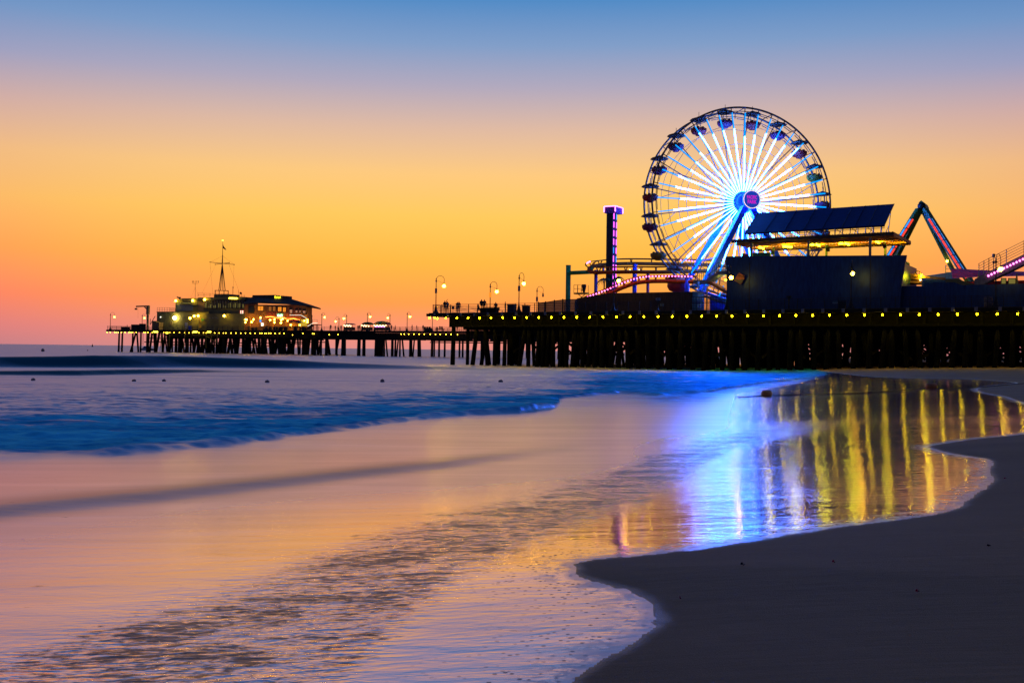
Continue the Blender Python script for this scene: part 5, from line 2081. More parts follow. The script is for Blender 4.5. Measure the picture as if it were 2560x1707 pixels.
for x0, y0, x1, y1 in ((537, 726, 571, 727), (538, 726, 538, 736), (548, 727, 548, 736), (560, 727, 560, 736), (570.5, 727, 570.5, 736)):
    mb.beam(FAR.pp(x0, y0, 8), FAR.pp(x1, y1, 8), 0.2, 0.2, IRON)
    mb.beam(FAR.pp(x0, y0, 10), FAR.pp(x1, y1, 10), 0.2, 0.2, IRON)
part(mb, 'mast_base', mast)
mb = MB()
fl = [(556.9, 610), (559, 616), (562, 619.5), (566, 624.5), (563, 624.5), (556.8, 620)]
mb.prism([FAR.pp(x, y, 9) for x, y in fl], FAR.n * 0.05, CLOTH_D)
part(mb, 'flag', mast)
mb = MB()
mb.sphere(FAR.pp(556.8, 601, 9), 0.22, E_FLUOF, 6, 5)
part(mb, 'top_light', mast)
for px, ytop, yb, o, nm, lab, extra in ((488, 702, 746, 9, 'wind_mast', 'thin wind gauge mast with a forked head on the office roof', 1), (582, 716, 743, 9, 'wind_mast', 'thin flag staff near the dish on the office roof', 0)):
    q0_, q1_ = FAR.pp(px, yb, o), FAR.pp(px, ytop, o)
    mb = MB()
    mb.tube([q0_, q1_], 0.06, BROWN, 5)
    if extra:
        mb.beam(FAR.pp(481, 709, o), FAR.pp(495, 709, o), 0.06, 0.06, BROWN)
        for xx in (481, 484, 492, 496):
            mb.beam(FAR.pp(xx, 704, o), FAR.pp(xx, 709, o), 0.06, 0.06, BROWN)
            mb.sphere(FAR.pp(xx, 703.5, o), 0.16, BROWN, 6, 4)
        mb.tube([FAR.pp(488, 718, o), FAR.pp(477, 745, o)], 0.02, BROWN, 4)
        mb.tube([FAR.pp(488, 718, o), FAR.pp(497, 740, o)], 0.02, BROWN, 4)
    else:
        mb.prism([FAR.pp(x, y, o) for x, y in ((582, 716), (584, 719), (582, 721))], FAR.n * 0.05, IRON)
    solo(mb, nm, q0_, lab, 'mast')
mb = MB()
q = FAR.pp(599, 741, 8)
mb.beam(q - UZ * 0.6, FAR.pp(596, 727, 8), 0.1, 0.1, IRON)
mb.lathe(FAR.pp(601, 734, 7.6), [(0.05, 0), (0.35, 0.1), (0.45, 0.3)], IRON, 10, Vector((0.6, -0.5, 0.4)))
mb.box(FAR.pp(594, 740, 8), (0.8, 0.5, 0.45), IRON, FAR.yaw)
solo(mb, 'radar_dish', q, 'small dark dish and box on the office roof edge', 'dish')
mb = MB()
q = FAR.pp(450, 744, 9)
mb.tube([FAR.pp(443, 742.5, 9), FAR.pp(451, 746.5, 9)], 0.22, IRON, 7)
mb.lathe(q - UZ * 0.8, [(0.4, 0), (0.25, 0.5), (0.3, 1.0)], IRON, 8)
solo(mb, 'search_light', q - UZ * 0.8, 'dark swivelling search lamp on the office corner roof', 'lamp')

# crane
crane = thing('pier_crane', FAR.P(FAR.sz(369, 800, 1)[0], 1, ZD), 'brown davit crane with a flat arm at the pier end', 'crane')
mb = MB()
c0, c1 = FAR.pp(368.5, 823, 1), FAR.pp(370.5, 765, 1)
mb.tube([Vector((c0.x, c0.y, 1.0)), FAR.pp(369.5, 785, 1)], 0.38, TAN, 8)
mb.beam(FAR.pp(369.5, 786, 1), FAR.pp(370.5, 764.5, 1), 1.1, 0.8, TAN)
part(mb, 'post', crane)
mb = MB()
mb.beam(FAR.pp(341, 766, 1), FAR.pp(373, 765, 1), 0.5, 0.42, TAN)
mb.beam(FAR.pp(366, 772, 1), FAR.pp(361, 766.5, 1), 0.3, 0.25, TAN)
part(mb, 'jib', crane)
mb = MB()
mb.box(FAR.pp(340, 772.5, 1), (0.7, 0.5, 0.5), IRON, FAR.yaw)
mb.beam(FAR.pp(340, 770, 1), FAR.pp(342, 766, 1), 0.08, 0.08, IRON)
mb.tube([FAR.pp(345, 767, 1), FAR.pp(345, 795, 1)], 0.02, IRON, 4)
part(mb, 'hook_block', crane)

# clutter at the pier head
mb = MB()
for x0, x1, yt in ((303, 313, 815), (328, 342, 809), (332, 336, 812), (348, 353, 807), (380, 386, 800), (386, 391, 803), (392, 398, 804)):
    fb_(mb, x0, x1, yt + 2, 3, 2.2, CLOTH_D if x0 < 380 else TAN)
for x0, y0, x1, y1 in ((375, 812, 388, 790), (318, 820, 318, 812), (376, 797, 375, 812)):
    mb.beam(FAR.pp(x0, y0, 3), FAR.pp(x1, y1, 3), 0.15, 0.15, IRON)
solo(mb, 'fishing_gear', FAR.P(FAR.sz(330, 800, 3)[0], 3, ZD), 'heap of dark boxes and fishing gear beside the crane', 'gear')
mb = MB()
for k in range(6):
    fb_(mb, 462.5, 469, 806.5 + k * 2.6, 0.6, 0.06, WHITE, 808 + k * 2.6)
solo(mb, 'slatted_gate', FAR.P(FAR.sz(465, 800, 0.6)[0], 0.6, ZD), 'pale slatted gate on the railing left of the blue box', 'gate')
mb = MB()
fb_(mb, 471.5, 476, 815, 0.8, 0.6, BLUE)
fb_(mb, 471.2, 476.3, 814, 0.75, 0.7, BLUE, 814.9)
solo(mb, 'storage_box', FAR.P(FAR.sz(473, 800, 0.8)[0], 0.8, ZD), 'bright blue box on the far pier below the office lamps', 'box')
mb = MB()
for k in range(4):
    fb_(mb, 506, 536, 812 + k * 3.2, -0.5, 0.08, CREAM, 813 + k * 3.2)
for x in (506, 516, 526, 535.4):
    fb_(mb, x, x + 0.8, 811.8, -0.45, 0.1, CREAM, 824)
solo(mb, 'gangway_rail', FAR.P(FAR.sz(520, 800, -0.5)[0], -0.5, ZD), 'pale yellow lit guard rail over the boat landing', 'railing')

# ---- restaurant
rest = thing('restaurant', FAR.P(FAR.sz(690, 800, 4)[0], 4, ZD), 'two storey brown restaurant with a low hipped roof and glowing windows', 'restaurant')
mb = MB()
OD = 3.5
fb_(mb, 611, 666, 762, OD + 0.6, 3.5, RWALL)
fb_(mb, 666, 768, 762, OD, 2.5, RWALL)
part(mb, 'wall', rest)
mb = MB()
eave = [FAR.pp(606, 760.5, OD - 0.6), FAR.pp(660, 756.5, OD - 1.2), FAR.pp(772, 765.5, OD - 1.0)]
ridge0, ridge1 = FAR.pp(630, 744, OD + 5), FAR.pp(716, 745, OD + 5)
back0, back1 = FAR.pp(606, 757, OD + 12), FAR.pp(775, 763, OD + 12)
th = UZ * 0.25


def slab(mb, pts, m_):
    mb.prism([p for p in pts], UZ * 0.22, m_)


slab(mb, [eave[0], eave[1], FAR.pp(672, 747, OD + 4), ridge0], ROOF)
slab(mb, [eave[1], eave[2], ridge1, FAR.pp(672, 747, OD + 4)], ROOF)
slab(mb, [ridge0, ridge1, back1, back0], ROOF)
slab(mb, [eave[2], FAR.pp(800, 771.5, OD + 1), back1, ridge1], ROOF)
slab(mb, [eave[0], ridge0, back0], ROOF)
mb.beam(FAR.pp(767, 766, OD), FAR.pp(801, 772, OD), 0.5, 0.35, ROOF)
part(mb, 'roof', rest)
mb = MB()
fb_(mb, 630, 684, 737.5, OD + 5, 3, ROOF, 748)
fb_(mb, 700, 715, 740, OD + 4, 3, ROOF, 752)
fb_(mb, 684, 701, 739, OD + 5, 3, ROOF, 748)
part(mb, 'roof_box', rest)
mb = MB()
mb.prism([FAR.pp(x, y, OD + 2.4) for x, y in ((619, 748.4), (655, 748), (657, 746.6), (624, 746.9))], UZ * 0.1, GREYBLUE)
part(mb, 'skylight', rest)
for x0, x1, y0, y1, lit in ((620, 635, 764, 783, 0), (643, 658.5, 764, 778, 1), (670, 679, 765, 779, 2), (680.5, 689, 765, 779, 2), (693.5, 704, 766, 780, 1), (706, 715, 767, 781, 1), (723, 731, 769, 784, 3), (737.5, 744, 771, 783, 3), (747, 752, 771, 783, 3), (756, 764, 772, 784, 3)):
    mb = MB()
    fb_(mb, x0, x1, y0, OD - 0.12 + (0.6 if x0 < 666 else 0), 0.1, IRON, y1)
    wf = part(mb, 'window', rest)
    mb = MB()
    m_ = (DARKGLASS, E_WIN, glow('amber_dim_glow', (1.0, 0.30, 0.05), 0.35), glow('dusk_pane_glow', (1.0, 0.42, 0.22), 0.5))[lit]
    fb_(mb, x0 + 1.2, (x0 + x1) / 2 - 0.4, y0 + (1.5 if lit != 3 else 5), OD - 0.2 + (0.6 if x0 < 666 else 0), 0.06, m_, y1 - 1.5)
    fb_(mb, (x0 + x1) / 2 + 0.4, x1 - 1.2, y0 + (1.5 if lit != 3 else 5), OD - 0.2 + (0.6 if x0 < 666 else 0), 0.06, m_, y1 - 1.5)
    part(mb, 'pane', wf)
for x0, x1, y0, y1 in ((612, 624, 796, 818), (628, 641, 796, 818), (674, 681, 800, 818), (684, 700, 799, 818), (702, 713, 800, 818), (717, 730, 802, 818)):
    mb = MB()
    fb_(mb, x0, x1, y0, OD - 0.1 + (0.6 if x0 < 666 else 0), 0.08, glow('amber_bar_glow', (1.0, 0.25, 0.03), 0.22 + 0.15 * random.random()), y1)
    part(mb, 'lower_window', rest)
mb = MB()
for x, y in ((613.5, 798.5), (617, 799), (613.5, 805.5), (634, 798.5), (629, 805), (651.5, 794), (675.5, 800), (686, 799), (686, 806), (703, 800), (706.5, 797), (702.5, 807), (719.5, 802), (727, 812), (761, 801.5), (768.5, 800), (768.5, 805), (749.5, 812.5)):
    mb.sphere(FAR.pp(x, y, OD - 1.2), 0.24, E_LAMP, 7, 5)
part(mb, 'wall_lamp', rest)
mb = MB()
for k in range(46):
    f = k / 45
    xx = 664 + 84 * f
    yy = 792.5 + 7 * f - 2.0 * math.sin(f * math.pi * 3) ** 2
    mb.sphere(FAR.pp(xx, yy, OD - 0.9), 0.11, E_STRING, 5, 4)
part(mb, 'string_lights', rest)
mb = MB()
mb.beam(FAR.pp(663, 793.5, OD - 0.9), FAR.pp(748, 800, OD - 0.9), 0.4, 0.2, RED)
mb.prism([FAR.pp(x, y, OD - 1.3) for x, y in ((716, 801), (748, 801), (748, 806), (716, 806))], FAR.n * 0.1, RED)
part(mb, 'awning', rest)
mb = MB()
for (x0, y0, x1, y1) in ((724, 788.5, 752, 788.5), (752, 788.5, 767, 796.5)):
    mb.beam(FAR.pp(x0, y0, OD - 1.6), FAR.pp(x1, y1, OD - 1.6), 0.1, 0.12, STEEL)
mb.tube([FAR.pp(724, 787.6, OD - 1.7), FAR.pp(752, 787.6, OD - 1.7), FAR.pp(767, 795.6, OD - 1.7)], 0.035, E_WHITE, 5)
part(mb, 'balcony_rail', rest)
mb = MB()
fb_(mb, 752, 767, 798, OD - 0.8, 0.1, glow('yellow_wall_glow', (1.0, 0.6, 0.05), 0.6), 815)
part(mb, 'lit_panel', rest)
mb = MB()
fb_(mb, 692, 706.5, 784, OD - 1.1, 0.2, E_GREEN, 792.5)
gsn = part(mb, 'green_sign', rest)
mb = MB()
for k, (x0, x1, y0, y1) in enumerate(((693.5, 696.5, 785.8, 791), (697.5, 699.5, 787, 791), (700, 702, 786, 791.5), (702.8, 705.3, 785.5, 790.5))):
    fb_(mb, x0, x1, y0, OD - 1.16, 0.04, E_WHITE, y1)
part(mb, 'sign_strokes', gsn)
mb = MB()
cs = FAR.pp(694, 743, OD + 3.0)
text_mesh(mb, 'Mariasol', cs, FAR.e * 0.56, UZ, 1.25, E_SIGNY)
cr = part(mb, 'roof_lettering', rest)
mb = MB()
for x in (686, 694, 702):
    mb.beam(FAR.pp(x, 749, OD + 3.1), FAR.pp(x, 740, OD + 3.1), 0.08, 0.08, IRON)
part(mb, 'sign_frame', rest)
mb = MB()
fb_(mb, 649, 652.5, 799, OD - 0.4, 0.15, E_BLUE, 805)
fb_(mb, 653, 658, 807.5, OD - 0.4, 0.15, E_WHITE, 814.5)
part(mb, 'window_sign', rest)
# patio rail with parasol and side stairs
mb = MB()
q = FAR.pp(749, 805, 0.9)
mb.lathe(q - UZ * 0.25, [(1.15, 0), (1.1, 0.05), (0.1, 0.55)], CANVAS_B, 10)
mb.tube([(q.x, q.y, ZD), q], 0.04, STEEL, 5)
solo(mb, 'parasol', Vector((q.x, q.y, ZD)), 'blue parasol on the restaurant patio with a lamp beneath', 'parasol')
stw = thing('patio_stair', FAR.P(FAR.sz(780, 800, 1)[0], 1, ZD), 'dark stair with a white lit handrail right of the restaurant', 'stairs')
mb = MB()
a, b = FAR.pp(769, 822, 1.0), FAR.pp(783, 811, 1.0)
for k in range(8):
    q = a.lerp(b, k / 7.0)
    mb.box(q - UZ * 0.1, (0.5, 1.2, 0.2), IRON, FAR.yaw)
fb_(mb, 783, 794, 811, 1.0, 2, IRON, 813)
for x in (784, 790, 793):
    fb_(mb, x, x + 0.8, 811, 1.0, 0.2, IRON)
part(mb, 'steps', stw)
mb = MB()
mb.tube([FAR.pp(768.5, 815.5, 0.9), FAR.pp(783, 807.5, 0.9), FAR.pp(794, 807.5, 0.9)], 0.035, E_WHITE, 5)
for x in (781, 793):
    mb.beam(FAR.pp(x, 799, 1.5), FAR.pp(x, 811, 1.5), 0.06, 0.06, IRON)
mb.beam(FAR.pp(781, 799, 1.5), FAR.pp(793, 799, 1.5), 0.06, 0.06, IRON)
part(mb, 'handrail', stw)
mb = MB()
for k in range(26):
    xx = random.uniform(615, 765)
    fb_(mb, xx, xx + random.uniform(1.5, 4), random.uniform(815, 820), 1.0, 0.6, random.choice((TAN, CLOTH_D, CLOTH_B, IRON)))
mb.beam(FAR.pp(612, 815.5, 0.5), FAR.pp(768, 818.5, 0.5), 0.08, 0.12, TAN)
solo(mb, 'patio_tables', FAR.P(FAR.sz(690, 800, 1)[0], 1, ZD), 'row of dark patio tables and chairs along the restaurant front', 'patio furniture')

# ---- stalls
def stall(x0, x1, yt, label, canopy, shop, extra=None):
    t = thing('food_cart', FAR.P(FAR.sz((x0 + x1) / 2, 800, 5)[0], 5, ZD), label, 'food cart')
    o = 5.0
    s0, s1 = FAR.sz(x0, 800, o)[0], FAR.sz(x1, 800, o)[0]
    zt = FAR.sz((x0 + x1) / 2, yt, o)[1]
    mb = MB()
    mb.fbox(FAR, s0 + 0.2, s1 - 0.5, o, o + 1.6, ZD + 0.25, ZD + 1.15, CLOTH_D)
    for s in (s0 + 0.5, s1 - 0.9):
        mb.lathe(FAR.P(s, o - 0.02, ZD + 0.35), [(0.35, -0.05), (0.35, 0.05)], IRON, 10, FAR.n)
    part(mb, 'cart_body', t)
    mb = MB()
    n_ = 12
    c = FAR.P((s0 + s1) / 2, o + 0.9, zt)
    rr_ = (s1 - s0) / 2
    hh = zt - ZD - 1.9
    prof = [(1.0, 0.0), (0.95, 0.28), (0.8, 0.6), (0.5, 0.88), (0.0, 1.0)]
    for j in range(n_):
        a0, a1 = 2 * math.pi * j / n_, 2 * math.pi * (j + 1) / n_
        for (r0_, h0_), (r1_, h1_) in zip(prof, prof[1:]):
            v = [c + Vector((math.cos(a) * r_ * rr_, math.sin(a) * r_ * rr_ * 0.8, (h_ - 1) * hh)) for r_, h_, a in ((r0_, h0_, a0), (r0_, h0_, a1), (r1_, h1_, a1), (r1_, h1_, a0))]
            mb.add(v if r1_ > 0 else v[:3], [(0, 1, 2, 3)] if r1_ > 0 else [(0, 1, 2)], canopy[j % len(canopy)])
    part(mb, 'canopy', t)
    mb = MB()
    for k in range(shop):
        mb.sphere(FAR.P(s0 + 0.5 + (s1 - s0 - 1.4) * k / max(shop - 1, 1), o - 0.15, zt - hh - 0.2 - 0.25 * (k % 2)), 0.17, E_SHOP, 6, 4)
    part(mb, 'stall_lamps', t)
    mb = MB()
    for s in (s0 + 0.25, s1 - 0.55):
        mb.fbox(FAR, s, s + 0.08, o + 0.1, o + 0.18, ZD + 1.0, zt - hh + 0.1, IRON)
    part(mb, 'post', t)
    if extra:
        mb = MB()
        mb.fbox(FAR, s0 + 0.6, s1 - 1.0, o - 0.06, o - 0.005, ZD + 1.18, ZD + 1.42, extra)
        part(mb, 'light_strip', t)
    return t


stall(858, 884, 808, 'food cart under a plain dark domed canopy, lit yellow inside', [CANVAS_B], 6)
stall(902, 929, 804.5, 'food cart under a green and brown domed canopy beside the rainbow one', [DGREEN, BROWN], 6)
stall(933, 972, 802, 'bright food cart under a rainbow striped umbrella with violet counter light', [RED, ORANGE_WOOD, YELLOW, GREEN, YELLOW], 9, E_PINKSTRIP)

# ---- lamps of the far pier
for pxl, gx, gy, o, lab in ((276, 286, 792.5, 0.4, 'lit lamp post at the seaward corner of the far pier, left of the crane'), (355.5, 361.5, 795, 6, 'lit lamp post just left of the crane post'),
                            (804.5, 811.5, 793, 0.5, 'lit lamp post right of the restaurant stairs'), (780, 774.5, 796, 6, 'lit lamp post leaning over the restaurant stairs'),
                            (847.5, 839.5, 803.5, 10, 'short lit lamp post left of the dark domed cart'), (866.5, 860, 796, 8, 'lit lamp post above the dark domed cart'),
                            (918.5, 925.5, 792, 0.5, 'lit lamp post standing at the green domed cart'), (975, 969.5, 794.5, 8, 'lit lamp post right of the rainbow umbrella'),
                            (1018, 1025, 791.5, 0.5, 'lit lamp post alone on the bare stretch of the far pier'), (1081, 1074.5, 794, 8, 'thin lamp post of the far pier under the near pier corner')):
    s = FAR.sz(pxl, 800, o)[0]
    bs = FAR.P(s, o, ZD)
    lamp_post(bs, at(gx, gy, bs.y), lab, group='curved lamp posts along the far pier', pole_r=0.075)

# ---- service boat under the far pier
b0 = ground(352, 875.8, SEA)
boat = thing('boat', Vector((b0.x, b0.y, SEA)), 'small white and blue motor boat moored under the far pier', 'boat')
BE = Vector((1, -0.1, 0)).normalized()
BN = Vector((0.1, 1, 0)).normalized()
BL = 7.4
HULL = mat('boat_hull_paint', (0.30, 0.32, 0.34), 0.4, var=0.15)
mb = MB()
secs = [(-0.6, 0.05, 1.15), (0.2, 0.75, 1.05), (1.8, 1.1, 0.9), (4.5, 1.15, 0.85), (BL - 0.6, 1.05, 0.85)]
vs, fs = [], []
for x, w, h in secs:
    c = Vector((b0.x, b0.y, SEA)) + BE * x
    vs += [c - BN * w + UZ * h, c - BN * w * 0.6 - UZ * 0.15, c + BN * w * 0.6 - UZ * 0.15, c + BN * w + UZ * h]
for i in range(len(secs) - 1):
    for j in range(4):
        fs.append((i * 4 + j, i * 4 + (j + 1) % 4, (i + 1) * 4 + (j + 1) % 4, (i + 1) * 4 + j))
fs += [(3, 2, 1, 0), (16, 17, 18, 19)]
mb.add(vs, fs, HULL)
part(mb, 'hull', boat)
mb = MB()
c = Vector((b0.x, b0.y, SEA)) + BE * 2.2
mb.hexa([c - BN * 0.8 - BE * 1.2 + UZ * 0.9, c - BN * 0.8 + BE * 1.5 + UZ * 0.88, c + BN * 0.8 + BE * 1.5 + UZ * 0.88, c + BN * 0.8 - BE * 1.2 + UZ * 0.9,
         c - BN * 0.6 - BE * 0.3 + UZ * 1.95, c - BN * 0.65 + BE * 1.4 + UZ * 2.0, c + BN * 0.65 + BE * 1.4 + UZ * 2.0, c + BN * 0.6 - BE * 0.3 + UZ * 1.95], CANVAS_B)
part(mb, 'cabin', boat)
mb = MB()
c = Vector((b0.x, b0.y, SEA)) + BE * 5.4 - BN * 1.22
mb.box(c + UZ * 0.55, (2.6, 0.06, 0.75), CREAM, math.atan2(BE.y, BE.x))
mb.box(c + UZ * 0.6 - BN * 0.05, (1.0, 0.04, 0.3), IRON, math.atan2(BE.y, BE.x))
part(mb, 'side_panel', boat)

# ------------------------------------------------------------------ floats, buoys, gulls
def buoy(x, y, w, h, label, m_=BUOYM):
    q = ground(x, y, SEA)
    r_ = 0.82 * w / 2 * q.y / FPX
    hh = 0.82 * h * q.y / FPX
    mb = MB()
    mb.lathe((q.x, q.y, SEA - 0.1), [(r_ * 0.85, 0), (r_, hh * 0.35 + 0.1), (r_ * 0.9, hh * 0.7 + 0.1), (r_ * 0.45, hh * 0.97 + 0.1), (r_ * 0.12, hh + 0.1)], m_, 12)
    mb.tube([Vector((q.x, q.y, SEA + hh * 0.9)), Vector((q.x + r_ * 0.15, q.y, SEA + hh * 1.12)), Vector((q.x + r_ * 0.3, q.y, SEA + hh * 0.9))], r_ * 0.09, IRON, 5)
    return solo(mb, 'buoy', Vector((q.x, q.y, SEA)), label, 'buoy', 'swim buoys on the water')


buoy(107, 878, 10, 8, 'round dark buoy out at sea, nearest the horizon at left')
buoy(83, 951, 13, 7, 'dark flat buoy in the surf below the big dark wave')
buoy(335, 953, 13, 6, 'grey buoy in the surf, left one of a close pair')
buoy(410, 953, 12, 6, 'pinkish buoy in the surf, right one of a close pair')
buoy(668, 956, 14, 7, 'dark buoy drifting in the surf in front of the restaurant piles')
buoy(956, 955, 13, 9, 'grey buoy in the surf in front of the lone far lamp')
buoy(1252, 955, 15, 7, 'low buoy drifting in the surf before the first near piles')
buoy(1560, 979, 18, 6, 'small blue grey buoy half sunk in the blue lit water', BUOYM)
for x, y, h, lab in ((231, 866.5, 7, 'tiny upright channel marker near the horizon'), (219, 877, 4, 'tiny dark float between the horizon and the big wave')):
    q = ground(x, y, SEA)
    hh = h * q.y / FPX
    mb = MB()
    mb.lathe((q.x, q.y, SEA - 0.2), [(hh * 0.35, 0), (hh * 0.38, 0.5), (hh * 0.12, hh * 0.6), (hh * 0.18, hh * 0.85), (0.02, hh + 0.2)], IRON, 8)
    solo(mb, 'marker', Vector((q.x, q.y, SEA)), lab, 'marker')

rope = thing('float_line', ground_b(1900, 989), 'dark rope with two orange floats lying across the wash', 'float line')
rp = [(1845, 993), (1880, 991), (1902, 989.5), (1931, 988), (1990, 986.5), (2060, 984.5), (2160, 981.5), (2240, 977), (2300, 972), (2318, 970.5), (2338, 969.5), (2400, 969), (2460, 966.5), (2520, 961), (2590, 956)]
pts_ = []
for x, y in rp:
    z = 0.05
    for _ in range(4):
        q = ground(x, y, z)
        z = max(sand_at(q.x, q.y), float(base_z(np.array([q.x]), np.array([q.y]))[0])) + 0.04
    pts_.append(Vector((q.x, q.y, z)))
mb = MB()
mb.tube(catmull(pts_, 5), 0.026, ROPE, 6)
part(mb, 'rope', rope)
for i in (2, 9):
    a, b = pts_[i], pts_[i + 1]
    d = (b - a).normalized()
    c = (a + b) / 2
    mb = MB()
    ln = 0.30
    mb.lathe(c - d * ln + UZ * 0.10, [(0.08, 0), (0.15, 0.04), (0.165, 0.12), (0.165, 2 * ln - 0.12), (0.15, 2 * ln - 0.04), (0.08, 2 * ln)], FLOATM, 14, d)
    part(mb, 'float', rope)

# drift weed and shells on the sand
for x, y, w, lab in ((2512, 1197, 7, 'dark red scrap of weed on the sand right of the wash'), (2292, 1481, 10, 'rust red leaf on the open dark sand'), (2083, 1407, 7, 'small dark red scrap on the sand below the blue reflections'), (1855, 1413, 11, 'thin brown twig on the sand near the blue wash edge'),
                     (1700, 1498, 4, 'tiny dark pebble on the sand left of the red leaf'), (2471, 1366, 9, 'thin dark twig on the sand at far right')):
    z = 0.0
    for _ in range(6):
        q = ground(x, y, z)
        z = sand_at(q.x, q.y)
    r_ = 0.7 * w / 2 * q.y / FPX
    mb = MB()
    n_ = 9
    vs = []
    for j in range(n_):
        a = 2 * math.pi * j / n_
        rr_ = r_ * random.uniform(0.6, 1.2)
        vs.append(Vector((q.x + rr_ * math.cos(a), q.y + rr_ * 0.6 * math.sin(a), z + 0.004 + 0.012 * random.random())))
    mb.prism(vs, UZ * 0.012, RED if 'red' in lab else BROWN)
    mb.tube([vs[0], q + Vector((r_ * 1.8, r_ * 0.3, z - q.z + 0.012))], 0.004, BROWN, 5)
    solo(mb, 'drift_scrap', Vector((q.x, q.y, z)), lab, 'drift scrap')


# ------------------------------------------------------------------ people
def body_mesh(name, pose, top, legs):
    """one continuous skinned body; pose gives the joints"""
    J = pose
    order = list(J.keys())
    ed = [('pelvis', 'spine'), ('spine', 'chest'), ('chest', 'neck'), ('neck', 'head'), ('head', 'crown'),
          ('chest', 'shl'), ('shl', 'ell'), ('ell', 'wrl'), ('wrl', 'hal'), ('chest', 'shr'), ('shr', 'elr'), ('elr', 'wrr'), ('wrr', 'har'),
          ('pelvis', 'hpl'), ('hpl', 'knl'), ('knl', 'anl'), ('anl', 'tol'), ('pelvis', 'hpr'), ('hpr', 'knr'), ('knr', 'anr'), ('anr', 'tor')]
    rad = dict(pelvis=.145, spine=.135, chest=.155, neck=.055, head=.085, crown=.085, shl=.075, ell=.045, wrl=.032, hal=.036, shr=.075, elr=.045, wrr=.032, har=.036,
               hpl=.105, knl=.065, anl=.045, tol=.04, hpr=.105, knr=.065, anr=.045, tor=.04)
    me = bpy.data.meshes.new(name)
    me.from_pydata([J[k] for k in order], [(order.index(a), order.index(b)) for a, b in ed], [])
    ob = bpy.data.objects.new(name, me)
    COL.objects.link(ob)
    md = ob.modifiers.new('skin', 'SKIN')
    for i, k in enumerate(order):
        sv = me.skin_vertices[0].data[i]
        r_ = rad[k]
        sv.radius = (r_, r_ * (0.75 if k in ('chest', 'spine', 'pelvis') else 1.0))
        sv.use_root = k == 'pelvis'
    ob.modifiers.new('sub', 'SUBSURF').levels = 1
    dg = bpy.context.evaluated_depsgraph_get()
    out = bpy.data.meshes.new_from_object(ob.evaluated_get(dg))
    bpy.data.objects.remove(ob)
    out.name = name
    out.materials.clear()
    for m_ in (top, legs, SKIN, HAIR):
        out.materials.append(m_)
    hz, pz, hx = J['head'][2], J['pelvis'][2], J['head']
    for p in out.polygons:
        c = p.center
        near_hand = any((c - Vector(J[k])).length < 0.09 for k in ('hal', 'har'))
        if c.z > hz + 0.05 or (c.z > hz - 0.05 and c.y > hx[1] + 0.03):
            p.material_index = 3
        elif c.z > J['neck'][2] + 0.02 and (c - Vector(hx)).length < 0.25 or near_hand:
            p.material_index = 2
        elif c.z < pz - 0.02:
            p.material_index = 1
        else:
            p.material_index = 0
        p.use_smooth = True
    return out


STAND = dict(pelvis=(0, 0, .95), spine=(0, 0, 1.15), chest=(0, 0, 1.36), neck=(0, 0, 1.52), head=(0, -.02, 1.62), crown=(0, 0, 1.70),
             shl=(-.19, 0, 1.42), ell=(-.25, .02, 1.15), wrl=(-.25, -.06, .90), hal=(-.24, -.09, .81), shr=(.19, 0, 1.42), elr=(.25, .02, 1.15), wrr=(.25, -.06, .90), har=(.24, -.09, .81),
             hpl=(-.10, 0, .88), knl=(-.11, -.02, .48), anl=(-.11, .02, .08), tol=(-.12, -.14, .04), hpr=(.10, 0, .88), knr=(.11, -.02, .48), anr=(.12, .02, .08), tor=(.13, -.14, .04))
RAISE = dict(STAND, elr=(.24, -.02, 1.66), wrr=(.42, -.06, 1.86), har=(.51, -.07, 1.88))
WALK = dict(STAND, knl=(-.10, -.16, .50), anl=(-.10, -.22, .10), tol=(-.10, -.36, .06), knr=(.10, .06, .47), anr=(.10, .30, .14), tor=(.10, .22, .04), wrl=(-.26, .12, .93), hal=(-.26, .15, .85), wrr=(.26, -.18, .95), har=(.26, -.24, .88))
LEANP = dict(STAND, ell=(-.22, -.14, 1.20), wrl=(-.16, -.36, 1.14), hal=(-.14, -.45, 1.14), elr=(.22, -.14, 1.20), wrr=(.16, -.36, 1.14), har=(.14, -.45, 1.14), chest=(0, -.05, 1.35), neck=(0, -.08, 1.50), head=(0, -.12, 1.60), crown=(0, -.11, 1.68))
SIT = dict(pelvis=(0, 0, .50), spine=(0, .02, .70), chest=(0, .01, .92), neck=(0, -.01, 1.08), head=(0, -.03, 1.18), crown=(0, -.01, 1.26), shl=(-.19, .01, .98), ell=(-.24, -.05, .72), wrl=(-.18, -.25, .62), hal=(-.15, -.33, .60),
           shr=(.19, .01, .98), elr=(.24, -.05, .72), wrr=(.18, -.25, .62), har=(.15, -.33, .60), hpl=(-.10, -.06, .50), knl=(-.12, -.42, .50), anl=(-.12, -.44, .09), tol=(-.12, -.58, .05), hpr=(.10, -.06, .50), knr=(.12, -.42, .50), anr=(.12, -.40, .09), tor=(.12, -.54, .05))
CLOTH_G = mat('grey_cloth', (0.06, 0.055, 0.05), 0.9, var=0.3, scale=8)
BM = dict(stand=body_mesh('standing_body', STAND, CLOTH_D, CLOTH_B), pale=body_mesh('pale_body', STAND, CLOTH_G, CLOTH_D), up=body_mesh('waving_body', RAISE, CLOTH_D, CLOTH_D),
          walk=body_mesh('walking_body', WALK, CLOTH_B, CLOTH_D), lean=body_mesh('leaning_body', LEANP, CLOTH_G, CLOTH_B), sit=body_mesh('sitting_body', SIT, CLOTH_D, CLOTH_D))


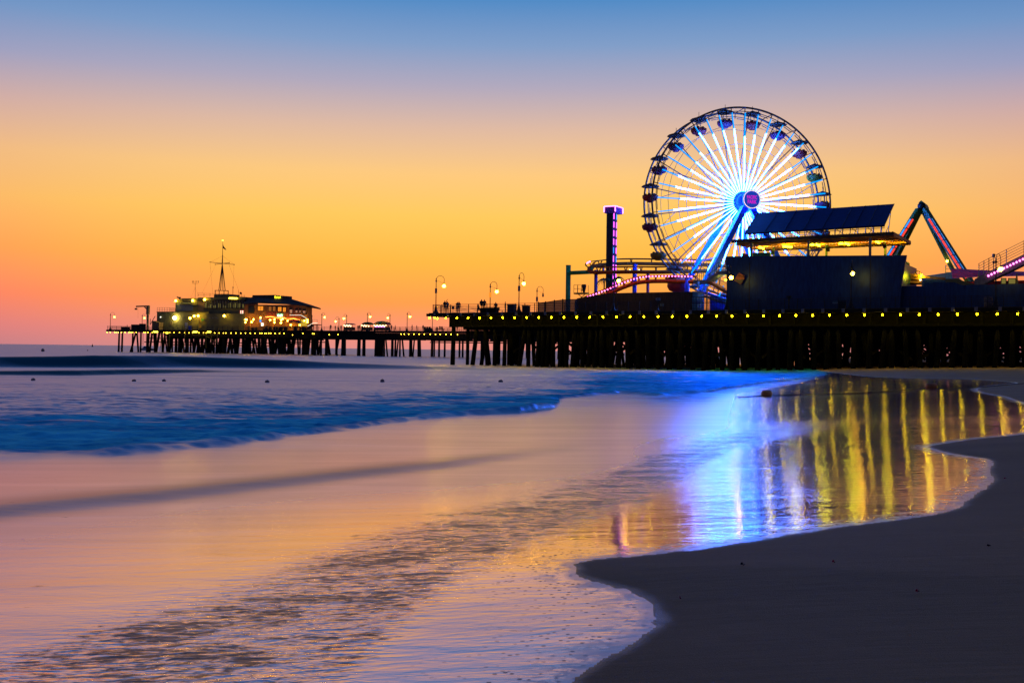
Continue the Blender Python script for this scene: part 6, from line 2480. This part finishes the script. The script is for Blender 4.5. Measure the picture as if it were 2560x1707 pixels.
def person(fr, px, o, key, yaw, label, z=None, sc=1.0):
    ob = bpy.data.objects.new('person', BM[key])
    COL.objects.link(ob)
    ob.location = fr.P(fr.sz(px, 800, o)[0], o, (z if z is not None else ZD) + 0.005)
    ob.rotation_euler = (0, 0, yaw)
    ob.scale = (sc, sc, sc)
    return tag(ob, label, 'person', 'people on the near pier' if fr is NEAR else 'people on the far pier')


person(NEAR, 1111.5, 1.0, 'up', R(-20), 'person at the pier corner raising one arm above the head', sc=1.05)
person(NEAR, 1118, 1.3, 'pale', R(30), 'person standing close beside the one with a raised arm', sc=1.0)
person(NEAR, 1142, 1.2, 'lean', R(150), 'person leaning on the railing, left one of the second couple', sc=0.95)
person(NEAR, 1147, 1.4, 'stand', R(200), 'person standing upright, right one of the second couple', sc=0.97)
person(NEAR, 1195, 1.9, 'sit', R(60), 'person crouched low at the left end of the dark bench', ZD)
person(NEAR, 1203, 1.95, 'sit', R(160), 'taller dark haired person sitting up on the bench back', ZD + 0.55, 1.1)
person(NEAR, 1210.5, 1.95, 'sit', R(190), 'person in lighter clothes on the bench back beside the dark haired one', ZD + 0.55, 1.08)
person(NEAR, 1239, 1.9, 'sit', R(200), 'person sitting alone at the right end of the bench', ZD + 0.2, 1.05)
person(NEAR, 1262.5, 1.6, 'stand', R(90), 'person standing right beside the tall square bin', sc=0.9)
for px, o, key, yaw, lab, sc in ((827, 1.0, 'stand', 10, 'person standing alone right of the restaurant lamp', 1.05), (838.5, 4, 'pale', 60, 'person under the short lamp, left of a loose trio', .95), (845, 5, 'walk', 100, 'person walking, middle of a loose trio by the short lamp', .95), (853, 1, 'stand', 20, 'person nearest the dark domed cart on its left', .95),
                                 (895, 1.2, 'lean', 170, 'person between two domed carts, left of a pair', .95), (899, 1.2, 'stand', 190, 'person between two domed carts, right of a pair', 1.0), (906, 2.5, 'stand', 0, 'customer standing in front of the green domed cart', .95),
                                 (965, 3, 'pale', 20, 'customer at the right end of the rainbow cart', .98), (971, 2.0, 'stand', 200, 'dark figure just right of the rainbow cart', 1.05), (979, 1.5, 'stand', 160, 'person left of a pair beyond the rainbow cart', 1.02), (988.5, 1.2, 'walk', 90, 'walking person right of the lamp beyond the rainbow cart', 1.0),
                                 (1030.5, 1.0, 'walk', 80, 'tall walking person right of the lone far lamp', 1.08), (1041.5, 1.2, 'lean', 100, 'person leaning on the rail second from the lone far lamp', 1.0), (1058, 1.0, 'pale', 30, 'pale clad person standing near the near pier corner', 1.02),
                                 (1143.5, 1.0, 'stand', 0, 'person on the far pier seen under the near pier beams, behind the first pile', 1.0), (1161, 1.2, 'walk', 80, 'person on the far pier seen walking under the near pier beams', 1.0)):
    person(FAR, px, o, key, R(yaw), lab, sc=sc)
for px, lab, zz_ in ((1093, 'person seated low, left one of three on the far railing bench', 0.0), (1100, 'person seated in the middle of three on the far railing bench', 0.25), (1105, 'person seated at right of three on the far railing bench', 0.2)):
    person(FAR, px, 1.6, 'sit', R(180), lab, ZD + zz_)
mb = MB()
fb_(mb, 1089, 1109, 822, 1.4, 0.8, WOOD, 823.5)
fb_(mb, 1091, 1092, 823.5, 1.5, 0.6, WOOD)
fb_(mb, 1106, 1107, 823.5, 1.5, 0.6, WOOD)
solo(mb, 'bench', FAR.P(FAR.sz(1099, 800, 1.4)[0], 1.4, ZD), 'dark bench under the three seated people on the far pier', 'bench')
mb = MB()
for xx in (1060, 1066, 1072):
    fb_(mb, xx, xx + 4.5, 820, 6, 1.0, CLOTH_D)
    fb_(mb, xx, xx + 4.5, 816.5, 6.9, 0.12, CLOTH_D, 820)
solo(mb, 'bench', FAR.P(FAR.sz(1066, 800, 6)[0], 6, ZD), 'row of dark empty seats on the far pier left of the seated people', 'bench')

for o_ in scene.objects:
    if o_.name in ('boundary_wall', 'station_wall'):
        o_['kind'] = 'thing'
bpy.context.view_layer.update()
